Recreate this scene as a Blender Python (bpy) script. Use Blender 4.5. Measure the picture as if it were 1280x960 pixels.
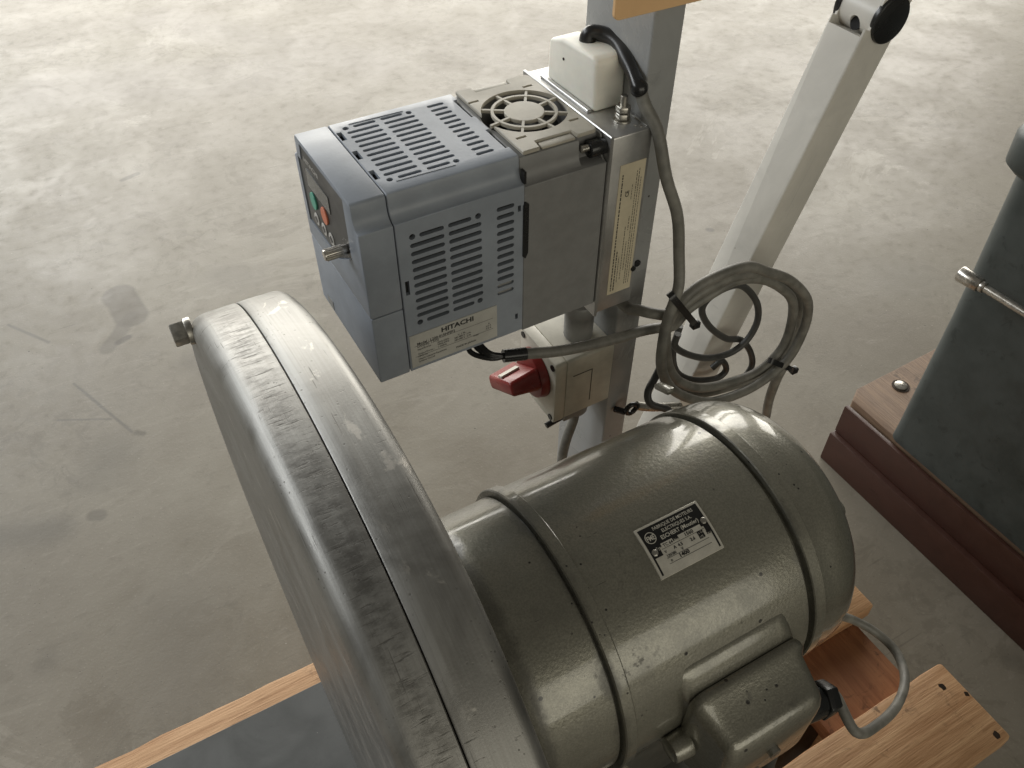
import bpy, bmesh, math, random
from mathutils import Vector, Matrix
random.seed(7)
for o in list(bpy.data.objects): bpy.data.objects.remove(o)
scn = bpy.context.scene
COL = scn.collection
PI = math.pi

# ---------------------------------------------------------------- camera
# world: X = motor axis, Y = away across the pallet, Z up, floor at 0 (metres)
PSI, PITCH, ROLL, FPX = 1.0593, math.radians(45.55), math.radians(0.294), 1036.6
CAM = Vector((-0.1486, -0.2245, 0.9))
sP, cP, sT, cT = math.sin(PSI), math.cos(PSI), math.sin(PITCH), math.cos(PITCH)
R0 = Vector((sP, -cP, 0)); FW = Vector((cP*cT, sP*cT, -sT)); U0 = Vector((cP*sT, sP*sT, cT))
RT = R0*math.cos(ROLL)+U0*math.sin(ROLL); UP = U0*math.cos(ROLL)-R0*math.sin(ROLL)
cd = bpy.data.cameras.new('camera'); cam = bpy.data.objects.new('camera', cd); COL.objects.link(cam)
cam.matrix_world = Matrix(((RT.x, UP.x, -FW.x, CAM.x), (RT.y, UP.y, -FW.y, CAM.y), (RT.z, UP.z, -FW.z, CAM.z), (0, 0, 0, 1)))
cd.sensor_width = 36; cd.lens = 36*FPX/1280; cd.clip_start = 0.02; cd.clip_end = 200
scn.camera = cam

# ---------------------------------------------------------------- light (indoor hall: open door + roof lights)
w = bpy.data.worlds.new('World'); scn.world = w; w.use_nodes = True
bg = w.node_tree.nodes['Background']; bg.inputs[0].default_value = (1.0, 0.94, 0.80, 1); bg.inputs[1].default_value = 0.10
def area(name, pos, target, sx, sy, power, col, along=(0, 0, 1)):
    """sy runs along the direction given, sx across it"""
    l = bpy.data.lights.new(name, 'AREA'); l.shape = 'RECTANGLE'; l.size = sx; l.size_y = sy; l.energy = power; l.color = col
    o = bpy.data.objects.new(name, l); COL.objects.link(o)
    z = (Vector(pos)-Vector(target)).normalized(); y = Vector(along); y = (y-z*y.dot(z)).normalized(); x = y.cross(z)
    o.matrix_world = Matrix(((x.x, y.x, z.x, pos[0]), (x.y, y.y, z.y, pos[1]), (x.z, y.z, z.z, pos[2]), (0, 0, 0, 1))); return o
def CW(right, fwd, z):  # metres right of / ahead of the camera on the floor plan
    return Vector((CAM.x+R0.x*right+cP*fwd, CAM.y+R0.y*right+sP*fwd, z))
area('door_light', CW(-0.2, 4.5, 1.5), CW(0.0, 0.8, 0.0), 6.2, 2.1, 255, (1.0, 0.965, 0.89))
area('left_windows', CW(-3.7, 2.0, 2.7), CW(0.2, 1.0, 0.45), 1.2, 6.5, 155, (0.95, 0.98, 1.0), (cP, sP, 0))
area('rear_window', CW(2.2, -3.4, 1.5), CW(0.1, 0.5, 0.5), 5.0, 2.2, 54, (1.0, 0.95, 0.81))
scn.view_settings.view_transform = 'Standard'; scn.view_settings.look = 'None'
scn.view_settings.exposure = 0; scn.view_settings.gamma = 1; scn.view_settings.use_curve_mapping = False
scn.render.engine = 'CYCLES'

# ---------------------------------------------------------------- pixel -> place helpers (photo is 1280 x 960)
def ray(x, y): return FW + RT*((x-640)/FPX) + UP*((480-y)/FPX)
def PN(x, y, n): r = ray(x, y); return CAM + r*((n-CAM.y)/r.y)
def PZ(x, y, z): r = ray(x, y); return CAM + r*((z-CAM.z)/r.z)
AX = 0.397                                                   # height of the motor axis
DM = Matrix.Translation((-0.0318, 0.1682, 0.4913)) @ Matrix.Rotation(0.0137, 4, 'Z')   # frame of drive and post
WM = Matrix.Identity(4)
MM = Matrix.Translation((0, 0, AX))                          # frame of motor and guard

# ---------------------------------------------------------------- node materials
class NT:
    def __init__(s, name):
        s.m = bpy.data.materials.new(name); s.m.use_nodes = True; s.t = s.m.node_tree; s.n = s.t.nodes
        s.b = s.n['Principled BSDF']
    def l(s, a, b): s.t.links.new(a, b)
    def set(s, sock, v):
        if hasattr(v, 'is_linked') or isinstance(v, bpy.types.NodeSocket): s.l(v, sock)
        elif isinstance(v, (tuple, list)) and len(v) == 3 and sock.type == 'RGBA': sock.default_value = (*v, 1)
        else: sock.default_value = v
    def coord(s, kind='Object', scale=None):
        c = s.n.new('ShaderNodeTexCoord').outputs[kind]
        if scale is None: return c
        mp = s.n.new('ShaderNodeMapping'); s.l(c, mp.inputs[0]); mp.inputs['Scale'].default_value = scale; return mp.outputs[0]
    def noise(s, vec, scale, detail=4, rough=.55, dist=0):
        n = s.n.new('ShaderNodeTexNoise'); s.l(vec, n.inputs['Vector']); n.inputs['Scale'].default_value = scale
        n.inputs['Detail'].default_value = detail; n.inputs['Roughness'].default_value = rough; n.inputs['Distortion'].default_value = dist
        return n.outputs['Fac']
    def vor(s, vec, scale, feat='F1', rnd=1):
        n = s.n.new('ShaderNodeTexVoronoi'); s.l(vec, n.inputs['Vector']); n.inputs['Scale'].default_value = scale; n.feature = feat
        n.inputs['Randomness'].default_value = rnd; return n.outputs['Distance']
    def ramp(s, v, a, b, lo=0., hi=1.):
        n = s.n.new('ShaderNodeMapRange'); s.l(v, n.inputs[0]); n.interpolation_type = 'SMOOTHSTEP'
        n.inputs[1].default_value = a; n.inputs[2].default_value = b; n.inputs[3].default_value = lo; n.inputs[4].default_value = hi; return n.outputs[0]
    def math(s, op, a, b=0.):
        n = s.n.new('ShaderNodeMath'); n.operation = op; s.set(n.inputs[0], a); s.set(n.inputs[1], b); return n.outputs[0]
    def vmath(s, op, a, b=None):
        n = s.n.new('ShaderNodeVectorMath'); n.operation = op; s.set(n.inputs[0], a)
        if b is not None: s.set(n.inputs[1], b)
        return n.outputs['Value'] if op in ('DOT_PRODUCT', 'LENGTH') else n.outputs[0]
    def mix(s, f, a, b, mode='MIX'):
        n = s.n.new('ShaderNodeMix'); n.data_type = 'RGBA'; n.blend_type = mode
        s.set(n.inputs[0], f); s.set(n.inputs[6], a); s.set(n.inputs[7], b); return n.outputs[2]
    def bump(s, h, strength=.3, dist=.001, nrm=None):
        n = s.n.new('ShaderNodeBump'); s.set(n.inputs['Height'], h); n.inputs['Strength'].default_value = strength; n.inputs['Distance'].default_value = dist
        if nrm is not None: s.l(nrm, n.inputs['Normal'])
        return n.outputs[0]
    def out(s, col, rough=.5, metal=0., nrm=None, **kw):
        s.set(s.b.inputs['Base Color'], col); s.set(s.b.inputs['Roughness'], rough); s.set(s.b.inputs['Metallic'], metal)
        if nrm is not None: s.l(nrm, s.b.inputs['Normal'])
        for k, v in kw.items(): s.set(s.b.inputs[k.replace('_', ' ')], v)
        return s.m

def simple(name, col, rough=.5, metal=0., grime=.18, scale=60, bump=.05, dirt=(0.05, .045, .035), **kw):
    t = NT(name); c = t.coord()
    f = t.noise(c, scale, 5, .6); g = t.noise(c, scale*.22, 4, .6, .6); sp = t.noise(c, scale*9, 2, .5)
    dark = tuple(x*(1-grime) for x in col); lite = tuple(min(1, x*(1+grime*.5)) for x in col)
    k = t.mix(t.ramp(f, .3, .7), dark, lite)
    k = t.mix(t.ramp(g, .56, .74, 0, grime), k, dirt)
    return t.out(k, t.ramp(g, .3, .7, max(.05, rough-.07), min(1, rough+.1)), metal, t.bump(sp, bump, .0004), **kw)

def painted(name, col, rough, scale=1., chip=(.05, .04, .03), amt=1.):
    """enamel with fine orange peel, scuff marks, chips and a few rust specks"""
    t = NT(name); c = t.coord(); st = t.coord('Object', (220, 220, 9)); st2 = t.coord('Object', (30, 30, 260))
    a = t.noise(c, 18*scale, 5, .6, .5); p = t.noise(c, 600, 2, .5); g = t.noise(c, 70*scale, 5, .7)
    k = t.mix(t.ramp(a, .3, .7), tuple(x*.90 for x in col), tuple(min(1, x*1.06) for x in col))
    gate = t.ramp(t.noise(c, 9*scale, 3, .5), .5, .66)
    sc = t.math('MULTIPLY', t.ramp(t.noise(st, 1, 3, .6), .62, .70), gate); sc2 = t.math('MULTIPLY', t.ramp(t.noise(st2, 1, 3, .6), .66, .72), t.ramp(t.noise(c, 13*scale, 2), .52, .62))
    mk = t.math('MULTIPLY', t.math('MAXIMUM', sc, sc2), .45*amt); k = t.mix(mk, k, tuple(x*.55 for x in col))
    k = t.mix(t.math('MULTIPLY', t.math('MULTIPLY', t.ramp(g, .60, .72), gate), .35*amt), k, tuple(x*.5+.01 for x in col))
    sp = t.math('MULTIPLY', t.ramp(t.vor(c, 70*scale), .075, .04), t.ramp(t.noise(c, 22*scale, 2), .54, .60)); k = t.mix(t.math('MULTIPLY', sp, amt), k, chip)
    h = t.math('SUBTRACT', t.math('MULTIPLY', p, .4), t.math('ADD', t.math('MULTIPLY', sp, .8), mk))
    return t.out(k, t.math('ADD', t.ramp(a, .3, .7, rough-.05, rough+.08), t.math('MULTIPLY', mk, .4)), 0, t.bump(h, .12, .0006))

M = {}
M['blue_plastic'] = simple('blue_plastic', (.29, .32, .365), .43, 0, .09, 45, .16, dirt=(.16, .15, .13))
M['shade_black'] = simple('shade_black', (.012, .012, .012), .8, 0, .1)  # near-black that paints in the shade inside slots, fan well and small holes
M['fan_beige'] = simple('fan_beige', (.47, .44, .37), .5, 0, .12, 60, .08)
M['cast_alu'] = simple('cast_alu', (.255, .254, .248), .5, .2, .08, 90, .14)
M['zinc'] = simple('zinc', (.53, .525, .51), .38, .75, .2, 40, .06)
M['bright_steel'] = simple('bright_steel', (.66, .63, .58), .25, 1., .2, 200, .05)
M['nylon'] = simple('nylon', (.90, .88, .79), .5, 0, .05, 70, .08, dirt=(.4, .33, .22), Subsurface_Weight=.06, Subsurface_Scale=.01)
M['post_grey'] = painted('post_grey', (.36, .365, .36), .29)
M['cream_tube'] = painted('cream_tube', (.72, .695, .635), .36, 1., (.2, .15, .1), .5)
M['card'] = simple('card', (.86, .55, .28), .6, 0, .05, 30, .03)
M['cable_grey'] = simple('cable_grey', (.225, .217, .19), .48, 0, .3, 75, .15)
M['cable_dark'] = simple('cable_dark', (.07, .07, .066), .42, 0, .2, 80, .08)
M['black_rubber'] = simple('black_rubber', (.018, .018, .018), .28, 0, .2, 80, .08, dirt=(.07, .065, .06))
M['cream_plastic'] = simple('cream_plastic', (.62, .59, .50), .42, 0, .14, 50, .06, dirt=(.2, .17, .11))
M['grey_plastic'] = simple('grey_plastic', (.30, .30, .29), .45, 0, .1, 60, .06)
M['red_plastic'] = simple('red_plastic', (.24, .024, .02), .33, 0, .12, 60, .06)
M['keypad_black'] = simple('keypad_black', (.045, .045, .045), .35, 0, .1, 60, .04)
M['lcd'] = simple('lcd', (.10, .10, .09), .18, 0, .05, 60, .02)
M['green_button'] = simple('green_button', (.10, .42, .30), .4, 0, .06)
M['orange_button'] = simple('orange_button', (.72, .22, .12), .4, 0, .06)
M['white_print'] = simple('white_print', (.62, .60, .56), .5, 0, .06)
M['black_print'] = simple('black_print', (.02, .02, .02), .5, 0, .05)
M['label_white'] = simple('label_white', (.50, .49, .45), .42, 0, .10, 60, .03)
M['sticker_cream'] = simple('sticker_cream', (.62, .55, .40), .5, 0, .10, 50, .03)
M['plate_black'] = simple('plate_black', (.012, .012, .012), .3, 0, .1)
M['plate_alu'] = simple('plate_alu', (.82, .79, .70), .34, .55, .1, 120, .03)
M['slate_plate'] = painted('slate_plate', (.105, .108, .106), .42, 1.2, (.22, .22, .21), 1.3)
M['stand_iron'] = simple('stand_iron', (.09, .088, .075), .5, .1, .2, 40, .2)
M['nail'] = simple('nail', (.05, .035, .025), .5, .5, .2)
M['stud'] = simple('stud', (.55, .53, .48), .3, .95, .25, 300, .1)
M['red_oxide'] = painted('red_oxide', (.050, .019, .012), .44, 3., (.13, .055, .022), 1.4)

def m_motor():
    t = NT('olive_hammer_paint'); c = t.coord(); sep = t.n.new('ShaderNodeSeparateXYZ'); t.l(c, sep.inputs[0]); X = sep.outputs[0]
    big = t.noise(c, 9, 4, .6); mid = t.noise(c, 60, 4, .6); fine = t.noise(c, 850, 3, .6); peel = t.vor(c, 380)
    col = t.mix(t.ramp(fine, .32, .68), (.205, .197, .157), (.275, .265, .214))
    col = t.mix(t.ramp(mid, .4, .75, 0, .35), col, (.135, .13, .105))
    col = t.mix(t.ramp(big, .5, .75, 0, .40), col, (.125, .122, .10))
    chip = t.math('MULTIPLY', t.ramp(t.vor(c, 62), .10, .06), t.ramp(t.noise(c, 15, 2), .48, .55))
    chip2 = t.math('MULTIPLY', t.ramp(t.vor(c, 150), .13, .08), t.ramp(t.noise(c, 23, 3), .54, .60)); chip = t.math('MAXIMUM', chip, chip2)
    ln = t.coord('Object', (30, 420, 420)); sc = t.math('MULTIPLY', t.ramp(t.noise(ln, 1, 3, .6), .70, .74), t.ramp(t.noise(c, 17, 2), .54, .60))
    scuff = t.math('MULTIPLY', t.ramp(t.noise(c, 140, 4, .75), .54, .64), t.ramp(t.noise(c, 12, 3), .54, .66))
    grime = None
    for x0 in (-.0705, .0730, -.1140):                       # old oil and dust caught along the two bands
        d = t.math('ADD', t.math('ABSOLUTE', t.math('SUBTRACT', X, x0)), t.math('MULTIPLY', t.math('SUBTRACT', t.noise(c, 45, 4, .7), .5), .022))
        g = t.ramp(d, .0065, -.001); grime = g if grime is None else t.math('MAXIMUM', grime, g)
    col = t.mix(t.math('MULTIPLY', grime, .55), col, (.045, .041, .030))
    col = t.mix(t.math('MULTIPLY', scuff, .55), col, (.06, .055, .042)); col = t.mix(t.math('MAXIMUM', chip, sc), col, (.022, .02, .016))
    h = t.math('ADD', t.math('MULTIPLY', peel, .5), t.math('MULTIPLY', fine, .8)); h = t.math('SUBTRACT', h, t.math('MULTIPLY', chip, .9))
    dull = t.math('MULTIPLY', t.math('MAXIMUM', grime, scuff), .25)
    return t.out(col, t.math('ADD', t.ramp(mid, .3, .7, .30, .40), dull), .45, t.bump(h, .17, .0010), Coat_Weight=1., Coat_Roughness=t.math('ADD', t.ramp(mid, .3, .7, .07, .14), dull))
M['motor'] = m_motor()

def m_guard():
    t = NT('worn_aluminium'); uv = t.n.new('ShaderNodeUVMap').outputs[0]
    def mp(sx, sy):
        q = t.n.new('ShaderNodeMapping'); t.l(uv, q.inputs[0]); q.inputs['Scale'].default_value = (sx, sy, 1); return q.outputs[0]
    sep = t.n.new('ShaderNodeSeparateXYZ'); t.l(uv, sep.inputs[0]); V = sep.outputs[1]   # V = metres across the rim, 0 at outer face
    blotch = t.noise(mp(1, 1), 22, 5, .62, .8); brush = t.noise(mp(10, 900), 1, 3, .6); cross = t.noise(mp(700, 60), 1, 4, .7)
    fine = t.noise(mp(1, 1), 900, 3, .6)
    col = t.mix(t.ramp(blotch, .3, .7), (.26, .255, .24), (.385, .38, .36))
    col = t.mix(t.ramp(brush, .35, .75, 0, .35), col, (.22, .21, .19))
    patch = t.math('MULTIPLY', t.ramp(t.noise(mp(1, 1.6), 42, 6, .65, .5), .60, .66), t.ramp(V, .034, .043))
    col = t.mix(t.math('MULTIPLY', patch, .62), col, (.58, .555, .51))
    band = t.math('MULTIPLY', t.ramp(V, .012, .018), t.ramp(V, .036, .024))
    scr = t.math('MULTIPLY', t.ramp(cross, .54, .66), band)
    rub = t.math('MULTIPLY', t.math('MULTIPLY', t.ramp(t.noise(mp(160, 55), 1, 6, .75), .42, .62), band), .7)
    col = t.mix(t.math('MULTIPLY', rub, .95), col, (.135, .13, .12))
    scr2 = t.math('MULTIPLY', t.ramp(t.noise(mp(420, 45), 1, 4, .75), .63, .68), t.ramp(t.noise(mp(1, 1), 18, 2), .48, .58))
    pit = t.math('MULTIPLY', t.ramp(t.vor(mp(1, 1), 330), .2, .12), t.ramp(t.noise(mp(1, 1), 40, 3), .52, .6))
    rot = t.n.new('ShaderNodeMapping'); t.l(uv, rot.inputs[0]); rot.inputs['Rotation'].default_value = (0, 0, .55); rot.inputs['Scale'].default_value = (34, 950, 1)
    scr3 = t.math('MULTIPLY', t.ramp(t.noise(rot.outputs[0], 1, 2, .5), .66, .70), t.ramp(t.noise(mp(1, 1), 26, 2), .5, .58))
    scr2 = t.math('MAXIMUM', scr2, t.math('MULTIPLY', scr3, .7))
    mark = t.math('MAXIMUM', t.math('MAXIMUM', t.math('MULTIPLY', scr, .75), t.math('MULTIPLY', scr2, .8)), t.math('MULTIPLY', pit, .55))
    col = t.mix(mark, col, (.10, .095, .085))
    ro = t.math('ADD', t.ramp(blotch, .3, .7, .42, .56), t.math('MULTIPLY', mark, .2))
    h = t.math('ADD', t.math('MULTIPLY', fine, .35), t.math('MULTIPLY', brush, .25)); h = t.math('SUBTRACT', h, mark)
    return t.out(col, ro, .88, t.bump(h, .16, .0009))
M['guard'] = m_guard()

def m_wood(name, a, b, c_, axis):
    t = NT(name); sc = (1.6, 26, 26) if axis == 'X' else (26, 1.6, 26)
    v = t.coord('Object', sc); p = t.coord()
    g = t.noise(v, 5, 6, .65, .5); gg = t.noise(v, 22, 3, .6); bl = t.noise(p, 8, 4, .6, .5)
    col = t.mix(t.ramp(g, .3, .7), a, b); col = t.mix(t.ramp(gg, .55, .75, 0, .5), col, c_)
    col = t.mix(t.ramp(bl, .52, .75, 0, .5), col, tuple(x*.55 for x in a))
    dk = t.math('MULTIPLY', t.ramp(t.noise(p, 60, 6, .75, .8), .52, .64), t.ramp(t.noise(p, 13, 3), .48, .62)); col = t.mix(t.math('MULTIPLY', dk, .8), col, tuple(x*.3 for x in a))
    kn = t.ramp(t.vor(p, 9), .09, .03); col = t.mix(t.math('MULTIPLY', kn, .6), col, tuple(x*.4 for x in a))
    return t.out(col, .62, 0, t.bump(t.math('ADD', g, gg), .35, .0015))
M['wood_x'] = m_wood('pine_board', (.38, .205, .095), (.56, .345, .185), (.24, .115, .045), 'X')
M['wood_y'] = m_wood('brown_board', (.24, .095, .04), (.36, .16, .07), (.16, .06, .025), 'Y')
M['wood_old'] = m_wood('weathered_board', (.14, .085, .052), (.23, .15, .092), (.08, .05, .03), 'Y')

def m_box():
    t = NT('teal_machine_paint'); c = t.coord()
    f = t.noise(c, 30, 5, .65); e = t.noise(c, 55, 5, .7, .6); st = t.coord('Object', (40, 40, 5))
    col = t.mix(t.ramp(f, .3, .7), (.044, .052, .049), (.064, .073, .069))
    col = t.mix(t.ramp(e, .58, .66, 0, .4), col, (.018, .021, .019))
    col = t.mix(t.ramp(t.noise(st, 3, 4, .7), .64, .74, 0, .3), col, (.09, .105, .10))
    return t.out(col, t.ramp(f, .3, .7, .36, .55), 0, t.bump(e, .15, .001))
M['teal'] = m_box()

def m_floor():
    t = NT('concrete'); c = t.coord()
    n1 = t.noise(c, 1.1, 6, .6, .9); n2 = t.noise(c, 6, 6, .65, .6); n3 = t.noise(c, 45, 6, .72); n4 = t.noise(c, 300, 3, .6)
    col = t.mix(t.ramp(n1, .30, .70), (.190, .168, .132), (.262, .240, .195))
    col = t.mix(t.ramp(n2, .35, .75, 0, .35), col, (.29, .268, .222))
    flake = t.noise(c, 2.3, 9, .66, 1.4)                     # pale skin of laitance, worn through with sharp ragged edges
    col = t.mix(t.math('MULTIPLY', t.ramp(flake, .535, .56), t.ramp(t.noise(c, .9, 3), .44, .6, .06, .40)), col, (.37, .345, .292))
    worn = t.noise(c, 3.6, 8, .64, 1.8)
    col = t.mix(t.math('MULTIPLY', t.ramp(worn, .555, .585), t.ramp(t.noise(c, 1.4, 3), .42, .6, .06, .34)), col, (.150, .130, .098))
    trow = t.coord('Object', (3.0, 9.0, 1)); arcs = t.noise(trow, 2.2, 7, .7, 2.2)
    col = t.mix(t.ramp(arcs, .56, .66, 0, .22), col, (.34, .315, .265)); col = t.mix(t.ramp(arcs, .42, .34, 0, .25), col, (.155, .137, .105))
    col = t.mix(t.ramp(n3, .52, .72, 0, .34), col, (.145, .128, .10))
    col = t.mix(t.ramp(n4, .58, .76, 0, .38), col, (.39, .365, .31))
    pore = t.math('MULTIPLY', t.ramp(t.vor(c, 120), .10, .05), t.ramp(t.noise(c, 16, 3), .50, .58)); col = t.mix(t.math('MULTIPLY', pore, .65), col, (.075, .066, .05))
    grit = t.math('MULTIPLY', t.ramp(t.vor(c, 34), .055, .03), t.ramp(t.noise(c, 7, 2), .52, .58)); col = t.mix(t.math('MULTIPLY', grit, .75), col, (.07, .06, .045))
    pale = t.math('MULTIPLY', t.ramp(t.vor(c, 47), .05, .03), t.ramp(t.noise(c, 9, 2), .55, .60)); col = t.mix(t.math('MULTIPLY', pale, .6), col, (.50, .47, .41))
    for ang, gs in ((.5, 5), (-.9, 6.5), (1.9, 8)):
        q = t.n.new('ShaderNodeMapping'); t.l(c, q.inputs[0]); q.inputs['Rotation'].default_value = (0, 0, ang); q.inputs['Scale'].default_value = (5, 170, 1)
        sl_ = t.math('MULTIPLY', t.ramp(t.noise(q.outputs[0], 1, 2, .5), .70, .74), t.ramp(t.noise(c, gs, 2), .55, .62)); col = t.mix(t.math('MULTIPLY', sl_, .45), col, (.11, .098, .078))
    scum = t.math('MULTIPLY', t.ramp(t.noise(c, 28, 6, .75, 1.2), .50, .58), t.ramp(t.noise(c, 3.2, 3), .48, .6)); col = t.mix(t.math('MULTIPLY', scum, .28), col, (.13, .115, .09))
    def seg(A, B, r, soft, amp, colr, k, cc):
        A = (A[0], A[1], 0); D = (B[0]-A[0], B[1]-A[1], 0); L2 = max(1e-9, D[0]**2+D[1]**2)
        p = t.vmath('SUBTRACT', c, A); tt = t.math('DIVIDE', t.vmath('DOT_PRODUCT', p, D), L2)
        cl = t.n.new('ShaderNodeClamp'); t.l(tt, cl.inputs[0])
        sc = t.n.new('ShaderNodeVectorMath'); sc.operation = 'SCALE'; sc.inputs[0].default_value = D; t.l(cl.outputs[0], sc.inputs['Scale'])
        d = t.vmath('LENGTH', t.vmath('SUBTRACT', p, sc.outputs[0]))
        d = t.math('ADD', d, t.math('MULTIPLY', t.math('SUBTRACT', n3 if amp < .01 else n2, .5), amp))
        return t.mix(t.ramp(d, r+soft, r-soft, 0, k), cc, colr)
    for A, B, r, s, am, cl, k in (
        ((-.196, 1.05), (-.190, .985), .028, .004, .02, (.135, .12, .095), .75), ((-.190, .985), (-.238, .924), .014, .004, .02, (.135, .12, .095), .7),
        ((-.298, .867), (-.241, .725), .0022, .0016, .004, (.13, .12, .10), .8), ((-.330, .80), (-.262, .765), .0018, .0016, .004, (.14, .13, .11), .7),
        ((-.3695, 1.06), (-.318, .984), .0025, .002, .004, (.14, .13, .11), .7), ((-.235, .72), (-.228, .714), .004, .003, .010, (.09, .08, .06), .6),
        ((-.28, .70), (-.30, .66), .030, .03, .07, (.15, .14, .115), .35), ((-.396, .415), (-.40, .41), .012, .016, .03, (.10, .092, .075), .3),
        ((-.315, .60), (-.308, .596), .009, .003, .008, (.15, .135, .11), .7), ((.568, -.119), (.575, -.125), .012, .012, .02, (.10, .09, .075), .35),
        ((-.22, .93), (-.205, .935), .006, .003, .006, (.09, .08, .065), .7), ((-.12, 1.42), (-.09, 1.43), .006, .003, .006, (.10, .09, .07), .7),
        ((-.03, 1.02), (.0, 1.0), .03, .03, .05, (.18, .165, .135), .5), ((-.13, .83), (-.10, .80), .02, .02, .03, (.15, .135, .11), .6),
        ((-.21, 1.9), (.25, 1.75), .10, .06, .12, (.22, .20, .175), .5), ((.12, 2.2), (.5, 1.7), .07, .06, .12, (.22, .20, .175), .4),
        ((.80, .72), (.803, .717), .006, .003, .004, (.10, .09, .075), .8), ((1.0, .45), (1.02, .44), .05, .04, .06, (.20, .185, .155), .5),
        ((-.25, .40), (-.28, .30), .05, .05, .05, (.17, .155, .13), .4), ((-.42, .62), (-.36, .60), .02, .02, .03, (.14, .128, .105), .6)):
        col = seg(A, B, r, s, am, cl, k, col)
    rough = t.math('ADD', t.ramp(n2, .3, .7, .34, .48), t.ramp(n3, .4, .7, 0, .08))
    h = t.math('SUBTRACT', t.math('ADD', n3, t.math('MULTIPLY', n4, .5)), t.math('MAXIMUM', pore, grit))
    return t.out(col, rough, 0, t.bump(h, .16, .002), Specular_IOR_Level=.36)
M['floor'] = m_floor()

# ---------------------------------------------------------------- mesh helpers
def link(name, me, mat, parent=None, smooth=None):
    o = bpy.data.objects.new(name, me); COL.objects.link(o)
    if mat is not None: me.materials.clear(); me.materials.append(M[mat] if isinstance(mat, str) else mat)
    if parent is not None: o.parent = parent
    if smooth is not None: shade(me, smooth)
    return o
def shade(me, ang):
    bm = bmesh.new(); bm.from_mesh(me)
    for f in bm.faces: f.smooth = True
    for e in bm.edges:
        e.smooth = not (len(e.link_faces) == 2 and e.calc_face_angle(0) > math.radians(ang))
    bm.to_mesh(me); bm.free()
def tag(o, label, cat, group=None):
    o['label'] = label; o['category'] = cat
    if group: o['group'] = group
    return o
class Thing:
    """an Empty at the base of a thing; part coordinates are given in frame coordinates"""
    def __init__(s, name, label, cat, base, frame=WM, group=None):
        s.e = bpy.data.objects.new(name, None); COL.objects.link(s.e); s.e.empty_display_size = .02
        s.base = Vector(base); s.e.matrix_world = frame @ Matrix.Translation(s.base); tag(s.e, label, cat, group)
    def part(s, name, bm, mat, parent=None, smooth=35, bevel=0, seg=2, bang=40):
        if bevel:
            ed = [e for e in bm.edges if len(e.link_faces) == 2 and e.calc_face_angle(0) > math.radians(bang)]
            bmesh.ops.bevel(bm, geom=ed, offset=bevel, segments=seg, profile=.5, affect='EDGES', clamp_overlap=True)
        bmesh.ops.translate(bm, vec=-s.base, verts=bm.verts)
        me = bpy.data.meshes.new(name); bm.to_mesh(me); bm.free()
        return link(name, me, mat, parent or s.e, smooth)
    def cut(s, o, bm):
        """subtract bm (frame coordinates) from part o"""
        bmesh.ops.translate(bm, vec=-s.base, verts=bm.verts); bmesh.ops.recalc_face_normals(bm, faces=bm.faces)
        boolean(o, bm)
def boolean(o, bm, smooth=35):
    me = bpy.data.meshes.new('cut'); bm.to_mesh(me); bm.free()
    c = bpy.data.objects.new('cut', me); COL.objects.link(c); c.parent = o.parent
    md = o.modifiers.new('b', 'BOOLEAN'); md.operation = 'DIFFERENCE'; md.object = c; md.solver = 'EXACT'
    bpy.context.view_layer.update()
    dg = bpy.context.evaluated_depsgraph_get(); nm = bpy.data.meshes.new_from_object(o.evaluated_get(dg))
    o.modifiers.clear(); old = o.data; nm.name = old.name; o.data = nm
    bpy.data.objects.remove(c); bpy.data.meshes.remove(me); shade(nm, smooth)

def box(x0, x1, y0, y1, z0, z1, bm=None):
    bm = bm or bmesh.new(); r = bmesh.ops.create_cube(bm, size=1)
    for v in r['verts']:
        v.co = Vector((x0+(v.co.x+.5)*(x1-x0), y0+(v.co.y+.5)*(y1-y0), z0+(v.co.z+.5)*(z1-z0)))
    return bm
def prism(pts, lo, hi, ax='X', bm=None):
    """extrude polygon along an axis. pts in the other two axes, in cyclic order: X->(y,z)  Y->(x,z)  Z->(x,y)"""
    bm = bm or bmesh.new()
    def mk(p, h): return {'X': (h, p[0], p[1]), 'Y': (p[0], h, p[1]), 'Z': (p[0], p[1], h)}[ax]
    a = [bm.verts.new(mk(p, lo)) for p in pts]; b = [bm.verts.new(mk(p, hi)) for p in pts]; n = len(pts)
    fs = [bm.faces.new(a), bm.faces.new(b[::-1])]+[bm.faces.new((a[i], b[i], b[(i+1) % n], a[(i+1) % n])) for i in range(n)]
    bmesh.ops.recalc_face_normals(bm, faces=fs); return bm
def lathe(prof, seg=96, axis='X', c=(0, 0, 0), bm=None, jig=None):
    """prof: (height along axis, radius)"""
    bm = bm or bmesh.new(); rings = []
    for h, r in prof:
        ring = []
        for i in range(seg):
            t = 2*PI*i/seg; a, b = r*math.cos(t), r*math.sin(t)
            p = {'X': (h, a, b), 'Y': (a, h, b), 'Z': (a, b, h)}[axis]
            ring.append(bm.verts.new(Vector(p)+Vector(c)))
            if r < 1e-7: break
        rings.append(ring)
    fs = []
    for A, B in zip(rings, rings[1:]):
        for i in range(seg):
            j = (i+1) % seg
            if len(A) == 1 and len(B) == 1: continue
            if len(A) == 1: fs.append(bm.faces.new((A[0], B[i], B[j])))
            elif len(B) == 1: fs.append(bm.faces.new((A[i], B[0], A[j])))
            else: fs.append(bm.faces.new((A[i], B[i], B[j], A[j])))
    for E in (rings[0], rings[-1]):
        if len(E) > 2: fs.append(bm.faces.new(E))
    bmesh.ops.recalc_face_normals(bm, faces=fs); return bm
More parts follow.
